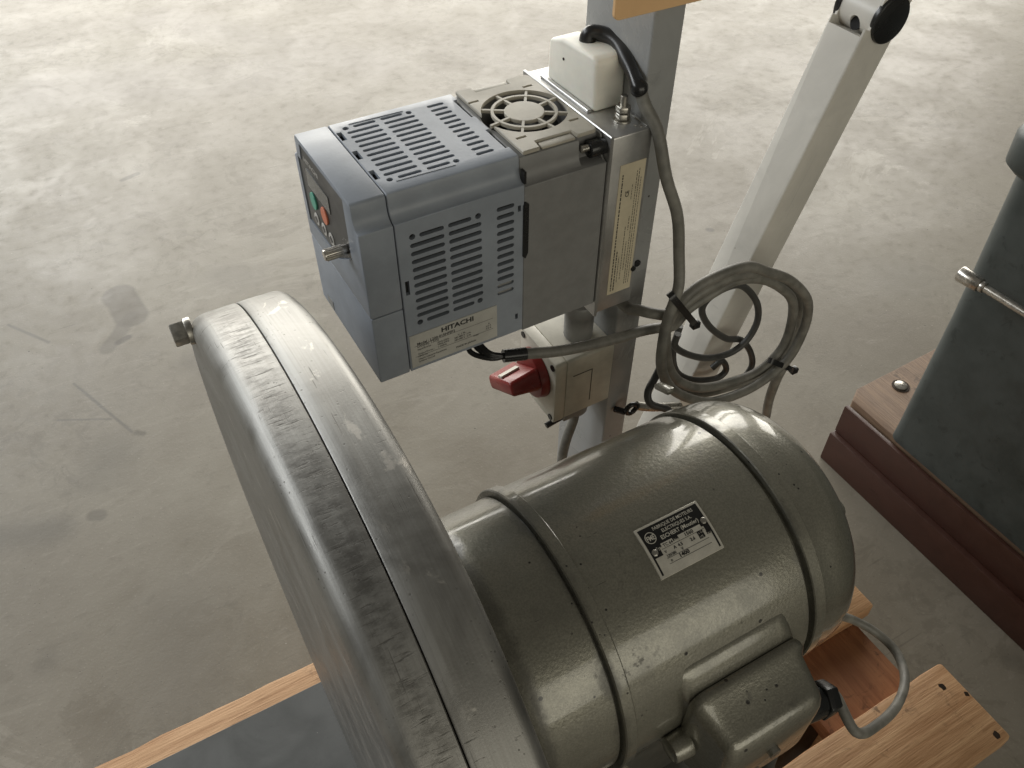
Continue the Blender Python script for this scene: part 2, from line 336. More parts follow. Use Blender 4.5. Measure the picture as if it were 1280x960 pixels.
def cyl(p, q, r, seg=24, r2=None, bm=None):
    p, q = Vector(p), Vector(q); bm = bm or bmesh.new(); d = (q-p)
    m = Matrix.Translation((p+q)/2) @ d.to_track_quat('Z', 'Y').to_matrix().to_4x4()
    bmesh.ops.create_cone(bm, cap_ends=True, segments=seg, radius1=r, radius2=r if r2 is None else r2, depth=d.length, matrix=m); return bm
def spline(pts, sub=8, closed=False):
    P = [Vector(p) for p in pts]; n = len(P); out = []
    for i in range(n if closed else n-1):
        g = (lambda k: P[k % n]) if closed else (lambda k: P[max(0, min(n-1, k))])
        a, b, c, d = g(i-1), g(i), g(i+1), g(i+2)
        for k in range(sub):
            t = k/sub; out.append(.5*((2*b)+(c-a)*t+(2*a-5*b+4*c-d)*t*t+(3*b-a-3*c+d)*t**3))
    if not closed: out.append(P[-1])
    return out
def tube(pts, r, seg=14, sub=8, closed=False, bm=None, rfun=None):
    S = spline(pts, sub, closed); bm = bm or bmesh.new(); rings = []; n = len(S)
    up = None
    for i, p in enumerate(S):
        d = (S[(i+1) % n]-S[i-1]) if closed else (S[min(n-1, i+1)]-S[max(0, i-1)])
        d.normalize()
        if up is None: up = Vector((0, 0, 1)) if abs(d.z) < .9 else Vector((1, 0, 0))
        x = up.cross(d).normalized(); up = d.cross(x).normalized()
        rr = r if rfun is None else r*rfun(i/(n-1))
        rings.append([bm.verts.new(p+x*rr*math.cos(2*PI*k/seg)+up*rr*math.sin(2*PI*k/seg)) for k in range(seg)])
    for i in range(n if closed else n-1):
        A, B = rings[i], rings[(i+1) % n]
        for k in range(seg): bm.faces.new((A[k], A[(k+1) % seg], B[(k+1) % seg], B[k]))
    if not closed: bm.faces.new(rings[0][::-1]); bm.faces.new(rings[-1])
    bmesh.ops.recalc_face_normals(bm, faces=bm.faces); return bm
def slot(cx0, cx1, cy, hw, n=6):
    """rounded slot outline in 2D, long in first coordinate"""
    a = [(cx1-hw+hw*math.sin(PI*k/n), cy+hw*math.cos(PI*k/n)) for k in range(n+1)]
    b = [(cx0+hw-hw*math.sin(PI*k/n), cy-hw*math.cos(PI*k/n)) for k in range(n+1)]
    return a+b
def disc2(cx, cy, r, n=14): return [(cx+r*math.cos(2*PI*k/n), cy+r*math.sin(2*PI*k/n)) for k in range(n)]
def rrect(x0, x1, y0, y1, r, n=5):
    o = []
    for cx, cy, s in ((x1-r, y1-r, 0), (x0+r, y1-r, 1), (x0+r, y0+r, 2), (x1-r, y0+r, 3)):
        for k in range(n+1): a = PI/2*(s+k/n); o.append((cx+r*math.cos(a), cy+r*math.sin(a)))
    return o
def text_bm(lines, fn, thick=.00008):
    """lines: (string, x, y, height, align, weight, xscale); fn maps flat (x,y,h) to frame coordinates"""
    bm = bmesh.new()
    for s_, x, y, h, al, wt, xs in lines:
        cu = bpy.data.curves.new('text', 'FONT'); cu.body = s_; cu.size = h*1.4; cu.align_x = al; cu.offset = wt*h; cu.resolution_u = 2
        ob = bpy.data.objects.new('text', cu); COL.objects.link(ob); bpy.context.view_layer.update()
        me = bpy.data.meshes.new_from_object(ob.evaluated_get(bpy.context.evaluated_depsgraph_get()))
        b2 = bmesh.new(); b2.from_mesh(me)
        for v in b2.verts: v.co = Vector(fn(x+v.co.x*xs, y+v.co.y, thick))
        tmp = bpy.data.meshes.new('t'); b2.to_mesh(tmp); b2.free(); bm.from_mesh(tmp)
        bpy.data.meshes.remove(tmp); bpy.data.meshes.remove(me); bpy.data.objects.remove(ob); bpy.data.curves.remove(cu)
    return bm
def flat_bm(polys, fn, thick=.00005):
    bm = bmesh.new()
    for p in polys: bm.faces.new([bm.verts.new(fn(a, b, thick)) for a, b in p])
    return bm
def sub_rect(x0, x1, y0, y1, n=1): 
    return [[(x0+(x1-x0)*i/n, y0), (x0+(x1-x0)*(i+1)/n, y0), (x0+(x1-x0)*(i+1)/n, y1), (x0+(x1-x0)*i/n, y1)] for i in range(n)]

# ================================================================ SETTING
bm = bmesh.new(); S = 14
bm.faces.new([bm.verts.new(p) for p in ((-S, -S, 0), (S, -S, 0), (S, S, 0), (-S, S, 0))])
me = bpy.data.meshes.new('floor'); bm.to_mesh(me); bm.free(); fl = link('floor', me, 'floor'); fl['kind'] = 'structure'
fl['label'] = 'mottled grey concrete floor'

# ---------------------------------------------------------------- wooden pallet under the motor
P = Thing('wooden_pallet', 'orange pine pallet carrying the motor and the round guard', 'pallet', (0, 0, 0))
def board(thing, name, x0, x1, y0, y1, z0, z1, mat, bev=.002):
    """sawn board: long edges waver a little and the ends are chipped"""
    b = box(x0, x1, y0, y1, z0, z1); ax = 0 if x1-x0 > y1-y0 else 1; n = max(2, int(max(x1-x0, y1-y0)/.025))
    ed = [e for e in b.edges if abs((e.verts[0].co-e.verts[1].co)[ax]) > .6*max(x1-x0, y1-y0)]
    bmesh.ops.subdivide_edges(b, edges=ed, cuts=n, use_grid_fill=True)
    for v in b.verts:
        e_ = min(abs(v.co[ax]-(x0, y0)[ax]), abs(v.co[ax]-(x1, y1)[ax])) < 1e-4
        k = .0016 if e_ else .0007
        v.co += Vector((random.uniform(-k, k) if ax == 0 else random.uniform(-.0007, .0007), random.uniform(-k, k) if ax == 1 else random.uniform(-.0008, .0008), -abs(random.gauss(0, .0003)) if v.co.z > (z0+z1)/2 else 0))
    return thing.part(name, b, mat, bevel=bev, seg=2, bang=60)
near = board(P, 'deck_board', -.60, .393, -.186, -.105, .123, .145, 'wood_x', .003)
mid = board(P, 'deck_board', -.60, .385, -.030, .050, .123, .145, 'wood_x', .003)
far = board(P, 'deck_board', -.60, .168, .107, .188, .123, .145, 'wood_x', .003)
for x0 in (-.60, -.16, .262): board(P, 'cross_board', x0, x0+.105, -.186, .181, .101, .1228, 'wood_y')
for x0 in (-.60, -.16, .268):
    for y0 in (-.184, -.05, .085): board(P, 'block', x0, x0+.095, y0, y0+.095, .022, .1008, 'wood_x')
for y0 in (-.186, -.052, .083): board(P, 'bottom_board', -.60, .383, y0, y0+.098, 0, .0218, 'wood_x')
for px, py, r in ((1178, 858, .0034), (1208, 867, .0028), (1246, 919, .0038)):
    q = PZ(px, py, .1448); b = lathe([(.1440, r), (.1450, r*.9), (.1452, 0)], 9, 'Z', (q.x, q.y, 0))
    for v in b.verts: v.co += Vector((random.uniform(-.0008, .0008), random.uniform(-.0008, .0008), 0))
    P.part('nail', b, 'nail')

# base plate + stand
b = prism(rrect(-.52, .125, -.172, .163, .006), .1454, .1494, 'Z')
pl = Thing('base_plate', 'flat slate grey steel base plate lying on the pine pallet', 'plate', (-.2, 0, .1454))
pl.part('plate', b, 'slate_plate', bevel=.0006, seg=1)
st = Thing('motor_stand', 'dark cast iron stand under the electric motor', 'stand', (.05, 0, .1494))
st.part('foot_flange', box(-.035, .14, -.085, .085, .1494, .163), 'stand_iron', bevel=.003)
b = box(-.02, .12, -.06, .06, .1632, .288)
for v in b.verts:
    if v.co.z > .2: v.co.y *= 1.1; v.co.x = .05+(v.co.x-.05)*1.1
st.part('pedestal', b, 'stand_iron', bevel=.006)
st.part('saddle', box(-.032, .132, -.072, .072, .2882, .3058), 'stand_iron', bevel=.002)

# ================================================================ MOTOR
mo = Thing('electric_motor', 'olive grey painted electric motor with nameplate and side terminal box', 'motor', (.07, 0, -.0912), MM)
shield = [(-.0795, .0), (-.0795, .034), (-.070, .036), (-.069, .058), (-.062, .076), (-.054, .0865), (-.046, .0912), (-.036, .0925), (-.0012, .0928), (-.0012, .0900), (.0004, .0900)]
body = [(.0004, .0900), (.0004, .0966), (.0012, .0974), (.0080, .0974), (.0088, .0966), (.0090, .0950), (.1405, .0950), (.1412, .0944), (.1412, .0900), (.1450, .0900)]
cover = [(.1450, .0900), (.1450, .0958), (.1456, .0966), (.1535, .0964), (.1540, .0958), (.1544, .0957), (.1640, .0952), (.1700, .0946), (.1767, .0936), (.1833, .0909), (.1890, .0871), (.1940, .0827), (.1985, .0773), (.2030, .0706), (.2067, .0639),
         (.2100, .0562), (.2135, .0462), (.2165, .0345), (.2188, .0210), (.2198, .0100), (.2200, 0)]
mo.part('end_shield', lathe(shield, 128), 'motor', smooth=28)
mo.part('housing', lathe(body, 160), 'motor', smooth=28)
mo.part('fan_cover', lathe(cover, 128), 'motor', smooth=28)
def onm(a, deg, r): t = math.radians(deg); return Vector((a, r*math.sin(t), r*math.cos(t)))
# bosses: small lobes on shield and cover
def boss(a, deg, r, l, R=.0085):
    p = onm(a, deg, r)
    return lathe([(-l, R*.95), (l*.4, R), (l*.75, R*.8), (l, R*.45), (l*1.05, 0)], 16, 'X', p)
for d in (-66, 24, 114, 204): mo.part('bolt_boss', boss(-.068, d, .084, .012, .008), 'motor')
for d in (-40, -130, 50, 140):
    mo.part('bolt_boss', boss(.1945, d, .0690, .0085, .0090), 'motor')
mo.part('clamp_tab', prism([(.1436, .0965), (.1505, .0965), (.1505, .1005), (.1436, .1005)], -.004, .012, 'Y'), 'motor', bevel=.001).rotation_euler = (math.radians(-24), 0, 0)
# feet
for x in (.012, .118):
    for s_ in (-1, 1):
        mo.part('foot', prism([(s_*.045, -.0912), (s_*.100, -.0912), (s_*.100, -.082), (s_*.080, -.074), (s_*.066, -.064), (s_*.045, -.078)], x-.011, x+.011), 'motor', bevel=.0015)
# terminal box
def loft(rects, bm=None):
    bm = bm or bmesh.new(); rings = []
    for y, x0, x1, z0, z1, r in rects: rings.append([bm.verts.new((p[0], y, p[1])) for p in rrect(x0, x1, z0, z1, r, 5)])
    n = len(rings[0])
    for A, B in zip(rings, rings[1:]):
        for i in range(n): bm.faces.new((A[i], B[i], B[(i+1) % n], A[(i+1) % n]))
    bm.faces.new(rings[0][::-1]); bm.faces.new(rings[-1]); bmesh.ops.recalc_face_normals(bm, faces=bm.faces); return bm
tb = mo.part('terminal_box', loft([(-.070, .038, .128, -.055, .047, .012), (-.0835, .038, .128, -.055, .046, .012), (-.0865, .040, .126, -.054, .0425, .011), (-.0955, .0445, .1255, -.052, .033, .010)]), 'motor', smooth=50)
lid = mo.part('lid', loft([(-.0957, .0435, .1265, -.053, .034, .010), (-.0985, .0425, .1275, -.054, .0350, .011), (-.1015, .0425, .1272, -.054, .0345, .011), (-.1045, .0450, .1250, -.052, .0305, .011), (-.1250, .0480, .1215, -.048, .0245, .011),
                         (-.1285, .0490, .1205, -.047, .0225, .011), (-.1310, .0510, .1185, -.045, .0185, .010), (-.1325, .0545, .1150, -.041, .0130, .008)]), 'motor', tb, smooth=60)
mo.part('screw', cyl((.085, -.1320, -.01), (.085, -.136, -.01), .004, 12), 'stud', lid)
g1 = mo.part('cable_gland', cyl((.116, -.116, -.026), (.143, -.119, -.034), .0120, 20, .0110), 'black_rubber', tb, bevel=.001)
mo.part('gland_nut', cyl((.1432, -.119, -.034), (.1540, -.120, -.037), .0130, 6, .0118), 'black_rubber', g1, bevel=.001)
mo.part('blanking_plug', cyl((.031, -.102, -.014), (.0445, -.102, -.014), .0085, 20, .010), 'motor', tb, bevel=.0015)
# nameplate (bent to the housing)
RN = .0953
def npt(x, y, h):  # x: 0..46 mm along axis, y: 0..32 mm upwards round the housing
    t = math.radians(-28.6)+y/RN; r = RN+h; return Vector((.0508+x, r*math.sin(t), r*math.cos(t)))
b = bmesh.new(); NW, NH = .0460, .0320
def shell(bm, poly, h0, h1, fn):
    a = [bm.verts.new(fn(x, y, h0)) for x, y in poly]; c = [bm.verts.new(fn(x, y, h1)) for x, y in poly]; n = len(poly)
    bm.faces.new(c); [bm.faces.new((a[i], a[(i+1) % n], c[(i+1) % n], c[i])) for i in range(n)]
def strips(bm, x0, x1, y0, y1, h, fn, n=8, nx=1):
    for k in range(n):
        for j in range(nx):
            ya, yb = y0+(y1-y0)*k/n, y0+(y1-y0)*(k+1)/n; xa, xb = x0+(x1-x0)*j/nx, x0+(x1-x0)*(j+1)/nx
            bm.faces.new([bm.verts.new(fn(*p, h)) for p in ((xa, ya), (xb, ya), (xb, yb), (xa, yb))])
def curved_plate(bm, x0, x1, y0, y1, h, fn, n=10):
    va = [(bm.verts.new(fn(x0, y0+(y1-y0)*k/n, h)), bm.verts.new(fn(x1, y0+(y1-y0)*k/n, h)), bm.verts.new(fn(x1, y0+(y1-y0)*k/n, -.0006)), bm.verts.new(fn(x0, y0+(y1-y0)*k/n, -.0006))) for k in range(n+1)]
    for A, B in zip(va, va[1:]):
        for i in range(4): bm.faces.new((A[i], A[(i+1) % 4], B[(i+1) % 4], B[i]))
    bm.faces.new(va[0]); bm.faces.new(va[-1][::-1]); bmesh.ops.recalc_face_normals(bm, faces=bm.faces)
curved_plate(b, 0, NW, 0, NH, .0009, npt)
npo = mo.part('nameplate', b, 'plate_alu', bevel=.0003, seg=1, bang=60)
b = bmesh.new()
strips(b, .0016, .0028, .0018, .0120, .00100, npt, 3); strips(b, .0432, .0444, .0018, .0120, .00100, npt, 3)
strips(b, .0016, .0085, .0120, .0180, .00100, npt, 2); strips(b, .0405, .0444, .0120, .0305, .00100, npt, 5)
strips(b, .0016, .0405, .0180, .0305, .00100, npt, 5); strips(b, .0085, .0405, .0165, .0180, .00100, npt, 1)
strips(b, .0345, .0385, .0105, .0165, .00100, npt, 2)
mo.part('black_field', b, 'plate_black', npo, smooth=60)
b = bmesh.new()
strips(b, .0102, .0185, .0152, .0184, .00104, npt, 2); strips(b, .0225, .0390, .0152, .0184, .00104, npt, 2)
mo.part('number_field', b, 'plate_alu', npo, smooth=60)
b = text_bm([('FABRIQUE DE MOTEURS', .0255, .0270, .0021, 'CENTER', .02, .92), ('ELECTRIQUES S.A.', .0262, .0237, .0021, 'CENTER', .02, .92), ('ESCHERT (Moutier)', .0262, .0201, .0024, 'CENTER', .03, .98),
             ('Type', .0060, .0158, .0018, 'LEFT', .0, .9), ('No', .0192, .0158, .0018, 'LEFT', .0, .9), ('\u2220 Cosf', .0350, .0134, .0014, 'LEFT', .0, .8), ('I PS', .0350, .0108, .0014, 'LEFT', .0, .8)], npt, .00110)
mo.part('plate_lettering', b, 'plate_alu', npo)
b = text_bm([('TC 64', .0112, .0158, .0019, 'LEFT', .02, 1), ('1560', .0265, .0158, .0021, 'LEFT', .04, 1.1), ('A  4.5', .0165, .0122, .0019, 'LEFT', .03, 1), ('2.6', .0285, .0118, .0019, 'LEFT', .04, 1), ('V', .0100, .0122, .0017, 'LEFT', .02, 1),
             ('220/380', .0100, .0096, .0016, 'LEFT', .02, .9), ('V', .0205, .0096, .0017, 'LEFT', .03, 1), ('1400', .0170, .0066, .0022, 'LEFT', .05, 1.2), ('n', .0110, .0066, .0018, 'LEFT', .03, 1), ('1.5', .0398, .0112, .0020, 'LEFT', .05, .9)], npt, .00116)
mo.part('stamped_numbers', b, 'plate_black', npo)
b = bmesh.new()
for y in (.0090, .0058, .0150): strips(b, .0095, .0400, y, y+.00022, .00106, npt, 1)
mo.part('ruled_lines', b, 'black_print', npo)
# round emblem
b = bmesh.new(); k = 28
for i in range(k):
    a0, a1 = 2*PI*i/k, 2*PI*(i+1)/k
    for r0, r1 in ((.0031, .0036),):
        b.faces.new([b.verts.new(npt(.0068+r*math.cos(a), .0238+r*math.sin(a), .0011)) for r, a in ((r0, a0), (r1, a0), (r1, a1), (r0, a1))])
tx = text_bm([('FME', .0068, .0223, .0030, 'CENTER', .04, .75)], npt, .0011); tm = bpy.data.meshes.new('t'); tx.to_mesh(tm); tx.free(); b.from_mesh(tm)
mo.part('emblem', b, 'plate_alu', npo)
for x, y in ((.0043, .0152), (.0424, .0192)):
    p = npt(x, y, .0009); q = npt(x, y, .0022)
    rv = mo.part('rivet', lathe([(0, .0021), (.0006, .0020), (.0010, .0013), (.0011, 0)], 14, 'Z'), 'stud', npo)
    rv.matrix_local = Matrix.Translation(p-mo.base) @ (q-p).to_track_quat('Z', 'Y').to_matrix().to_4x4(); 
    for v in rv.data.vertices: v.co += mo.base

# ================================================================ ROUND GUARD
gu = Thing('wheel_guard', 'worn bare aluminium round guard in two bolted halves beside the motor', 'guard', (-.109, .017, .0), MM @ Matrix.Translation((0, 0, -.2476)))
gu.base = Vector((-.109, .017, 0)); GZ = .2476
seamp = [(.17044, .20059), (.13049, .21819), (.09427, .2307), (.05806, .2401), (.01341, .24514), (-.02554, .2418), (-.04714, .2405), (-.07151, .2370), (-.09669, .2240), (-.12021, .1965)]
gc = (.0171, .0107)
pol = sorted((math.atan2(z-gc[1], y-gc[0]), math.hypot(z-gc[1], y-gc[0])) for y, z in seamp)
def grad(t):
    base = .2374
    if t < pol[0][0]: k = math.exp(-((t-pol[0][0])/.35)**2); r = pol[0][1]
    elif t > pol[-1][0]: k = math.exp(-((t-pol[-1][0])/.35)**2); r = pol[-1][1]
    else:
        k = 1
        for (a, ra), (c, rc) in zip(pol, pol[1:]):
            if a <= t <= c: r = ra+(rc-ra)*(t-a)/(c-a); break
    return base+(r-base)*k
TH = [-PI+2*PI*i/360 for i in range(360)]
raw = [grad(t) for t in TH]
for _ in range(3): raw = [sum(raw[(i+d) % 360] for d in range(-9, 10))/19 for i in range(360)]
def rim(prof, name):
    bm = bmesh.new(); uvl = bm.loops.layers.uv.new('uv'); rings = []; N = len(TH)
    for a, dr in prof:
        rings.append([bm.verts.new((a-.022*max(0., min(1., (-.110-a)/.0245))*((R+dr)*math.cos(t)+gc[0]-.06), gc[0]+(R+dr)*math.cos(t), GZ+gc[1]+(R+dr)*math.sin(t))) for t, R in zip(TH, raw)])
    acc = [0]
    for p, q in zip(prof, prof[1:]): acc.append(acc[-1]+math.hypot(q[0]-p[0], q[1]-p[1]))
    off = .1345+prof[1][0]-acc[1]
    for k, (A, B) in enumerate(zip(rings, rings[1:])):
        for i in range(N):
            j = (i+1) % N; f = bm.faces.new((A[i], A[j], B[j], B[i]))
            for lp, (u_, v_) in zip(f.loops, ((i, k), (i+1, k), (i+1, k+1), (i, k+1))): lp[uvl].uv = (u_/N*2*PI*.237, acc[v_]+off)
    for Rg in (rings[0], rings[-1]):
        f = bm.faces.new(Rg)
        for lp in f.loops: lp[uvl].uv = (lp.vert.co.y, lp.vert.co.z)
    bmesh.ops.recalc_face_normals(bm, faces=bm.faces); return bm
def arc(a, dr, r, t0, t1, n=8): return [(a+r*math.cos(t0+(t1-t0)*k/n), dr+r*math.sin(t0+(t1-t0)*k/n)) for k in range(n+1)]
outer = [(-.1335, -.05)] + arc(-.1240, -.0105, .0105, PI, PI/2, 10) + [(-.1184, .0001), (-.112, .0002), (-.1089, .0001), (-.1084, -.0004), (-.1083, -.006), (-.1083, -.05)]
inner = [(-.1079, -.05), (-.1079, -.006), (-.1078, -.0003), (-.1073, .0001), (-.100, .0003), (-.093, .0001)] + arc(-.0870, -.0070, .0070, PI/2, 0, 8) + [(-.0800, -.05)]
gu.part('outer_shell', rim(outer, 'o'), 'guard', smooth=40)
gu.part('inner_shell', rim(inner, 'i'), 'guard', smooth=40)
gu.part('web', lathe([(-.126, .205), (-.0806, .205)], 64, 'X', (0, gc[0], GZ+gc[1])), 'guard')
gu.part('foot', box(-.130, -.086, -.045, .075, .0002, .036), 'stand_iron', bevel=.003)
bp = Vector((-.1350, .160, GZ+.196))
bo = gu.part('square_bolt', cyl(bp, bp+Vector((-.0040, 0, 0)), .0078, 20), 'stud', bevel=.0006)
hd = box(-.0115, -.0037, -.0052, .0052, -.0052, .0052); bmesh.ops.rotate(hd, cent=(0, 0, 0), matrix=Matrix.Rotation(.5, 3, 'X'), verts=hd.verts)
bmesh.ops.translate(hd, vec=bp, verts=hd.verts); gu.part('bolt_head', hd, 'stud', bo, bevel=.0009)

# ================================================================ POST
DZ = -.4913                                                   # floor in drive-frame height
po = Thing('steel_post', 'upright flat grey painted steel post behind the frequency drive', 'post', (.2235, .0495, DZ), DM)
po.part('tube', box(.2115, .2360, .0125, .0865, DZ+.008, .31), 'post_grey', bevel=.0018, seg=3)
po.part('foot_plate', box(.175, .272, .012, .135, DZ, DZ+.008), 'post_grey', bevel=.001)
po.part('hole_plug', cyl((.224, .0128, .012), (.224, .0112, .012), .0030, 12), 'black_rubber')

# peach card
ca = Thing('peach_card', 'flat peach orange card fixed to the side of the grey post', 'card', (.22, .0105, .2155), DM)
ca.part('card', prism(rrect(.1785, .300, .2085, .290, .004), .0095, .0122, 'Y'), 'card', bevel=.0003, seg=1)

# ================================================================ FILTER BOX between drive and post
fi = Thing('line_filter', 'bare zinc steel filter box between the blue drive and grey post', 'filter', (.195, .055, -.011), DM)
fb = fi.part('case', box(.1795, .2113, -.0005, .1105, -.011, .1370), 'zinc', bevel=.0012, seg=2)
fi.part('mounting_plate', box(.1768, .1793, -.0015, .1115, -.0135, .1388), 'zinc', bevel=.0006, seg=1)
fi.part('top_seam', box(.2075, .2090, .002, .034, .1369, .1376), 'zinc', bevel=.0003, seg=1)
sk = fi.part('sticker', box(.1872, .2085, -.0009, -.0004, .0035, .1150), 'sticker_cream', smooth=None)
def skf(x, y, h): return Vector((.2085-y, -.0009-h, .0035+x))         # x up, y across
rr = random.Random(3); L = [('CE', .0850, .0118, .0030, 'LEFT', .03, 1.0)]
b = bmesh.new()
for y, x0, x1, wd in ((.0180, .003, .104, .0009), (.0156, .003, .040, .0009), (.0136, .010, .034, .0005), (.0110, .012, .060, .0005), (.0086, .020, .046, .0005), (.0086, .056, .068, .0005), (.0062, .006, .104, .0005), (.0044, .006, .106, .0005), (.0025, .006, .098, .0004), (.0092, .082, .094, .0004)):
    x = x0
    while x < x1:
        ln = rr.uniform(.0008, .0030)
        yy = 0
        b.faces.new([b.verts.new(skf(*p, .0001)) for p in ((x, y), (min(x+ln, x1), y), (min(x+ln, x1), y+wd), (x, y+wd))]); x += ln+rr.uniform(.0004, .0009)
fi.part('small_print', b, 'black_print', sk, smooth=None)
fi.part('ce_mark', text_bm(L, lambda x, y, h: skf(x, y, h), .0001), 'black_print', sk, smooth=None)
# ground stud with nuts
sd = fi.part('ground_stud', cyl((.1985, .0175, .1370), (.1985, .0175, .1545), .0025, 16), 'stud', bevel=.0003, seg=1)
for z in (.1382, .1432): fi.part('nut', cyl((.1985, .0175, z), (.1985, .0175, z+.0044), .0053, 6), 'stud', sd, bevel=.0005, seg=1)
fi.part('washer', cyl((.1985, .0175, .1371), (.1985, .0175, .1380), .0062, 20), 'stud', sd)
for x, y in ((.2020, .0075), (.2045, .0045)): fi.part('stamp_mark', cyl((x, y, .1370), (x, y, .1373), .0011, 8), 'bright_steel')
fi.part('edge_screw', cyl((.2095, -.0004, .021), (.2095, -.0018, .021), .0022, 12), 'black_rubber')
# white nylon terminal cover
wb = fi.part('terminal_cover', prism([(.034, .1372), (.095, .1372), (.0935, .1665), (.078, .1715), (.040, .1735), (.0355, .1705)], .1870, .2112, 'X'), 'nylon', bevel=.0028, seg=3, bang=20)
fi.cut(wb, cyl((.2010, .066, .155), (.2010, .066, .19), .0062, 20))
fi.part('cover_base', box(.1830, .1868, .036, .098, .1370, .1392), 'zinc', bevel=.0005, seg=1)
fi.part('pin_hole', cyl((.1871, .074, .1590), (.1866, .074, .1590), .0010, 10), 'shade_black')

# ================================================================ FREQUENCY DRIVE
W_, H_, c_, d_ = .110, .1402, .0070, .0172
dr = Thing('frequency_drive', 'blue grey frequency drive with slotted covers, keypad and rear fan', 'frequency drive', (.09, .055, 0), DM)
def profile(w0, w1=None, ins=0., top=0.):
    H = H_+top; h2 = .0085; o = []
    n = 7
    nearside = [(ins, w0)]
    if w1 is not None: return [(ins, w0), (W_-ins, w0), (W_-ins, w1), (ins, w1)]
    cove = [(ins+c_*math.sin(PI/2*k/n), H-h2-(d_-h2)*math.cos(PI/2*k/n)) for k in range(n+1)]
    left = cove+[(ins+c_+.0003, H-.0022), (ins+c_+.0012, H-.0006), (ins+c_+.0026, H)]
    right = [(W_-y, z) for y, z in left][::-1]
    return [(ins, w0)]+left+right+[(W_-ins, w0)]
mc = dr.part('main_cover', prism(profile(.0012), .0232, .1130), 'blue_plastic', smooth=30, bevel=.0005, seg=1, bang=50)
cutb = bmesh.new()
hw = .00155
for i in range(12):
    z = .1109-.0062*i
    edge = i in (0, 11)
    for a, c in (((.0385 if edge else .0318), .0553), (.0582, (.0745 if edge else .0815)), (.0925, .1055)):
        prism(slot(a, c, z, hw), -.002, .0042, 'Y', cutb)
        prism(slot(a, c, z, hw), W_-.0042, W_+.002, 'Y', cutb)
for a, z in ((.0338, .1112), (.0792, .1111), (.0335, .0427), (.0788, .0428)): prism(disc2(a, z, .0021), -.002, .0042, 'Y', cutb)
for a0, a1, z0, z1 in ((.0258, .0286, .0683, .0795), (.1082, .1104, .1045, .1090), (.1068, .1090, .0135, .0185)): prism([(a0, z0), (a1, z0), (a1, z1), (a0, z1)], -.002, .0042, 'Y', cutb)
for i in range(12):
    y = .0917-.0064*i; edge = i in (0, 11)
    for a, c in (((.0370 if edge else .0304), .0527), (.0562, (.0720 if edge else .0783)), (.0902, .1027)):
        prism(slot(a, c, y, hw), H_-.0042, H_+.002, 'Z', cutb)
for a, y in ((.0318, .0917), (.0764, .0911), (.0317, .0215), (.0760, .0208)): prism(disc2(a, y, .0021), H_-.0042, H_+.002, 'Z', cutb)
for y in (.0833, .0570, .0308): prism([(.0240, y-.0055), (.0275, y-.0055), (.0275, y+.0055), (.0240, y+.0055)], H_-.0042, H_+.002, 'Z', cutb)
for y0, y1 in ((.0647, .0914), (.0193, .0455)): prism([(.1098, y0), (.1140, y0), (.1140, y1), (.1098, y1)], H_-.0042, H_+.002, 'Z', cutb)
dr.cut(mc, cutb)
# embossed frame round the vent grid on top
for q in ([(.0355, .0960), (.0735, .0950), (.0735, .0945), (.0355, .0955)], [(.0345, .0182), (.0735, .0170), (.0735, .0165), (.0345, .0177)]):
    dr.part('vent_rim', prism(q, H_-.0002, H_+.0004, 'Z'), 'blue_plastic')
dr.part('shade_core', box(.026, .1128, .0030, W_-.0030, .004, H_-.0185), 'shade_black')  # added black core: painted shade behind the side slots, not a drive part
dr.part('shade_core_top', box(.0262, .1126, .0125, W_-.0125, H_-.018, H_-.0030), 'shade_black')  # added black core under the top slots, again shade put into colour
for z in (.0489, .0427): dr.part('vent_tongue', prism(slot(.0935, .1045, z, .0011), .0012, .0028, 'Y'), 'zinc')
# front cover, upper and lower piece
fc = dr.part('front_cover', prism([p if p[1] > .05 else (p[0], .0585) for p in profile(.0585)], 0, .0227), 'blue_plastic', smooth=30, bevel=.0012, seg=2, bang=50)
kp = [(.1025, .0750), (.1025, .1245), (.0960, .1250), (.0935, .1372), (.0195, .1372), (.0195, .0940), (.0490, .0750)]
dr.cut(fc, prism(kp, -.002, .0016, 'X'))
dr.part('terminal_flap', prism([(0, .0010), (W_, .0010), (W_, .0580), (0, .0580)], .0002, .0227), 'blue_plastic', bevel=.0012, seg=2)
ctr = Vector((0, sum(p[0] for p in kp)/7, sum(p[1] for p in kp)/7))
kpad = dr.part('keypad', prism([(ctr.y+(p[0]-ctr.y)*.985, ctr.z+(p[1]-ctr.z)*.985) for p in kp], .0006, .0030, 'X'), 'keypad_black', bevel=.0004, seg=1)
dr.part('display', prism(rrect(.0500, .0900, .1085, .1215, .001), .0001, .0007, 'X'), 'lcd', kpad)
def kb(y, z, ry, rz, mat, nm, h=-.0006):
    return dr.part(nm, prism([(y+ry*math.cos(2*PI*k/20), z+rz*math.sin(2*PI*k/20)) for k in range(20)], h, .0007, 'X'), mat, kpad, bevel=.0003, seg=1)
kb(.0838, .1000, .0058, .0062, 'green_button', 'run_button'); kb(.0638, .1000, .0058, .0062, 'orange_button', 'stop_button')
for y, z in ((.0850, .0850), (.0712, .0850), (.0578, .0853)):
    k_ = kb(y, z, .0046, .0046, 'white_print', 'key', 0.0); 
    dr.part('key_symbol', prism([(y-.0028, z), (y, z+.0028), (y+.0028, z), (y, z-.0028)], -.0003, .0003, 'X'), 'keypad_black', k_)
def kf(x, y, h): return Vector((.0005-h, .0905-x, .1265+y))
dr.part('keypad_lettering', text_bm([('HITACHI', 0, 0, .0036, 'LEFT', .03, 1.3)], kf, .0001), 'white_print', kpad)
kn = dr.part('speed_knob', cyl((.0005, .0270, .0975), (-.0150, .0270, .0975), .0036, 24, .0034), 'bright_steel', kpad, bevel=.0005, seg=2)
kg = bmesh.new()
